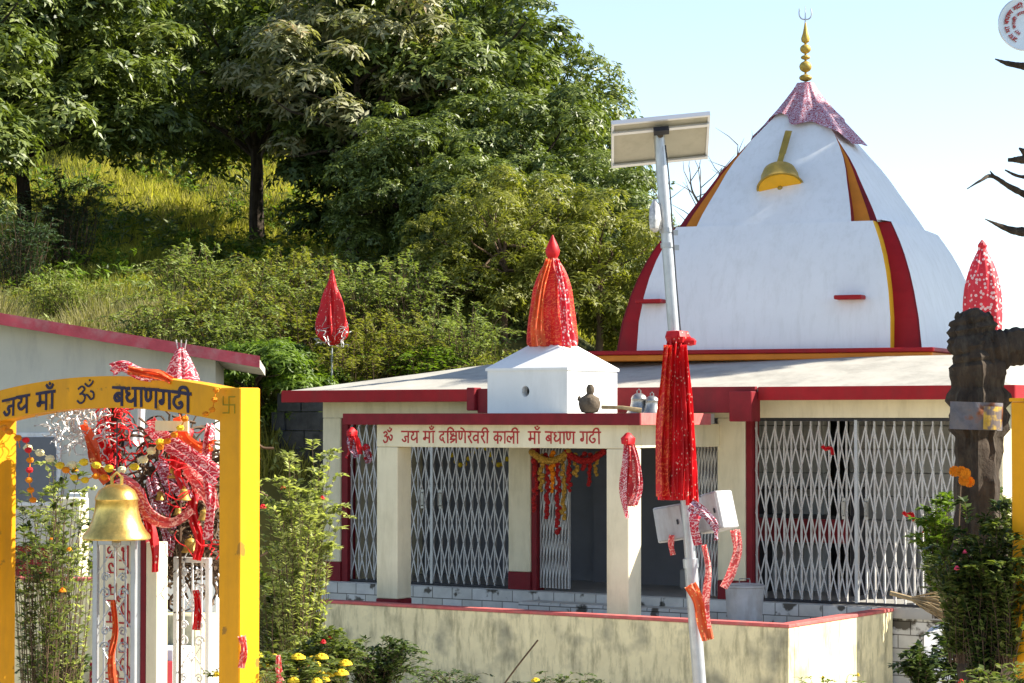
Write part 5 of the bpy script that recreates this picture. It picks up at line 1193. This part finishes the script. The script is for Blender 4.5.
plant(34, 66, 700, 16.2, 1.65, .28, 34, 28, .045, .018, 'lf_pale', 'twiggy_plant', 'thin leafy plant left of the brass bell', 'plant', ('marigw', 5, .02), .3)
plant(35, 290, 705, 16.5, .42, .38, 110, 20, .045, .02, 'lf_plant', 'flower_plant', 'yellow marigold plant at the foot of the right arch post', 'plant', ('marigy', 40, .045), .6)
plant(36, 325, 705, 17.5, .60, .3, 90, 24, .05, .022, 'lf_plant', 'flower_plant', 'leafy plant with a few red blooms right of the marigolds', 'plant', ('redfl', 4, .025), .6)
plant(37, 375, 700, 21, .6, .55, 90, 20, .055, .022, 'lf_dark', 'flower_plant', 'dark leafy plant at the foot of the low wall, left', 'plant', None, .8)
plant(38, 450, 700, 22, .36, .55, 34, 10, .05, .02, 'lf_dark', 'flower_plant', 'low straggly plant before the middle of the low wall', 'plant', None, 1.)
plant(39, 560, 700, 22, .30, .7, 30, 10, .05, .02, 'lf_dark', 'creeping_plant', 'low creeping plant before the low wall, left of the pole', 'plant', ('marigy', 2, .05), 1.)
plant(40, 250, 716, 13.2, .40, .2, 26, 10, .035, .016, 'lf_plant', 'flower_plant', 'small leafy plant touching the right arch post foot', 'plant', ('marigy', 4, .022), .6)
plant(41, 968, 618, 18.7, .85, .34, 60, 34, .055, .026, 'lf_plant', 'flower_plant', 'dark leafy plant in front of the broken trunk', 'plant', ('redfl', 3, .03), .5)
plant(42, 1014, 620, 18.6, 1.15, .36, 70, 40, .055, .026, 'lf_plant', 'flower_plant', 'dense dark plant below the ochre post at the right edge', 'plant', ('pinkfl', 3, .02), .5)
plant(43, 940, 612, 18.6, 1.0, .2, 45, 40, .05, .018, 'lf_lime', 'flower_plant', 'upright light green plant with an orange bloom left of the trunk', 'plant', ('marig', 2, .035), .3)
plant(44, 932, 744, 14.0, .42, .08, 12, 8, .05, .022, 'lf_plant', 'rose_plant', 'rose plant with one pink red bloom at the bottom right', 'plant', ('pinkfl', 1, .05), .2)
plant(45, 820, 725, 17, .42, .35, 40, 10, .03, .012, 'lf_lime', 'flower_plant', 'fine light green weeds under the corner of the low wall', 'plant', ('marigy', 6, .014), .5)
plant(51, 925, 700, 17.0, .45, .2, 40, 18, .05, .024, 'lf_dark', 'flower_plant', 'small dark plant at the corner where the low wall meets the whitewashed wall', 'plant', None, .8)
plant(48, 968, 712, 17.2, .72, .46, 50, 22, .05, .026, 'lf_dark', 'creeping_plant', 'straggly dark plant casting leaf shadows on the whitewashed wall', 'plant', None, .8)
plant(49, 958, 655, 15.4, .78, .26, 44, 30, .05, .024, 'lf_plant', 'flower_plant', 'leafy plant with pink flowers covering the foot of the broken trunk', 'plant', ('pinkfl', 3, .018), .6)
plant(50, 1008, 660, 15.2, .95, .28, 56, 34, .05, .024, 'lf_plant', 'flower_plant', 'dense leafy plant right of the broken trunk base', 'plant', None, .5)
plant(52, 985, 690, 15.3, 1.25, .3, 60, 30, .05, .026, 'lf_dark', 'flower_plant', 'bushy plant with pink flowers standing directly before the broken trunk', 'plant', ('pinkfl', 4, .02), .5)
plant(46, 1010, 705, 14.5, .3, .4, 40, 12, .05, .02, 'lf_plant', 'flower_plant', 'low garden plant in the bottom right corner', 'plant', ('redfl', 2, .02), .8)
plant(47, 60, 730, 16.5, .7, .3, 50, 12, .045, .018, 'lf_dark', 'flower_plant', 'dark low plant at the foot of the grey garden wall', 'plant', None, .8)
mb = MB(); mb.tube(smooth_path([P(500, 690, 21), P(516, 668, 21), P(538, 640, 21), P(452, 600, 21)][:3], 5), .008, 5)
solo('twig', mb, M['twig'], 'thin bare twig leaning up before the low wall', 'twig', P(500, 690, 21))
mb = MB()
pl = thing('orange_blooms', 'cluster of large orange dahlia blooms against the broken trunk', 'flowers', P(961, 475, 15.6)); rd = random.Random(2)
for i in range(5):
    c = V(rd.uniform(-.05, .06), rd.uniform(-.03, .03), rd.uniform(-.05, .05)); mb = MB()
    for j in range(14):
        a = j*2.4; d = V(math.cos(a), -.4, math.sin(a)).normalized(); mb.obox(c+d*.018, d, V(0, 1, 0), d.cross(V(0, 1, 0)), .02, .003, .007)
    mb.build('bloom', M['marig'], pl)
MB().tube([(0, 0, 0), (-.02, .02, -.5), (0, .05, -1.1)], .006, 5).build('stem', M['twig'], pl)
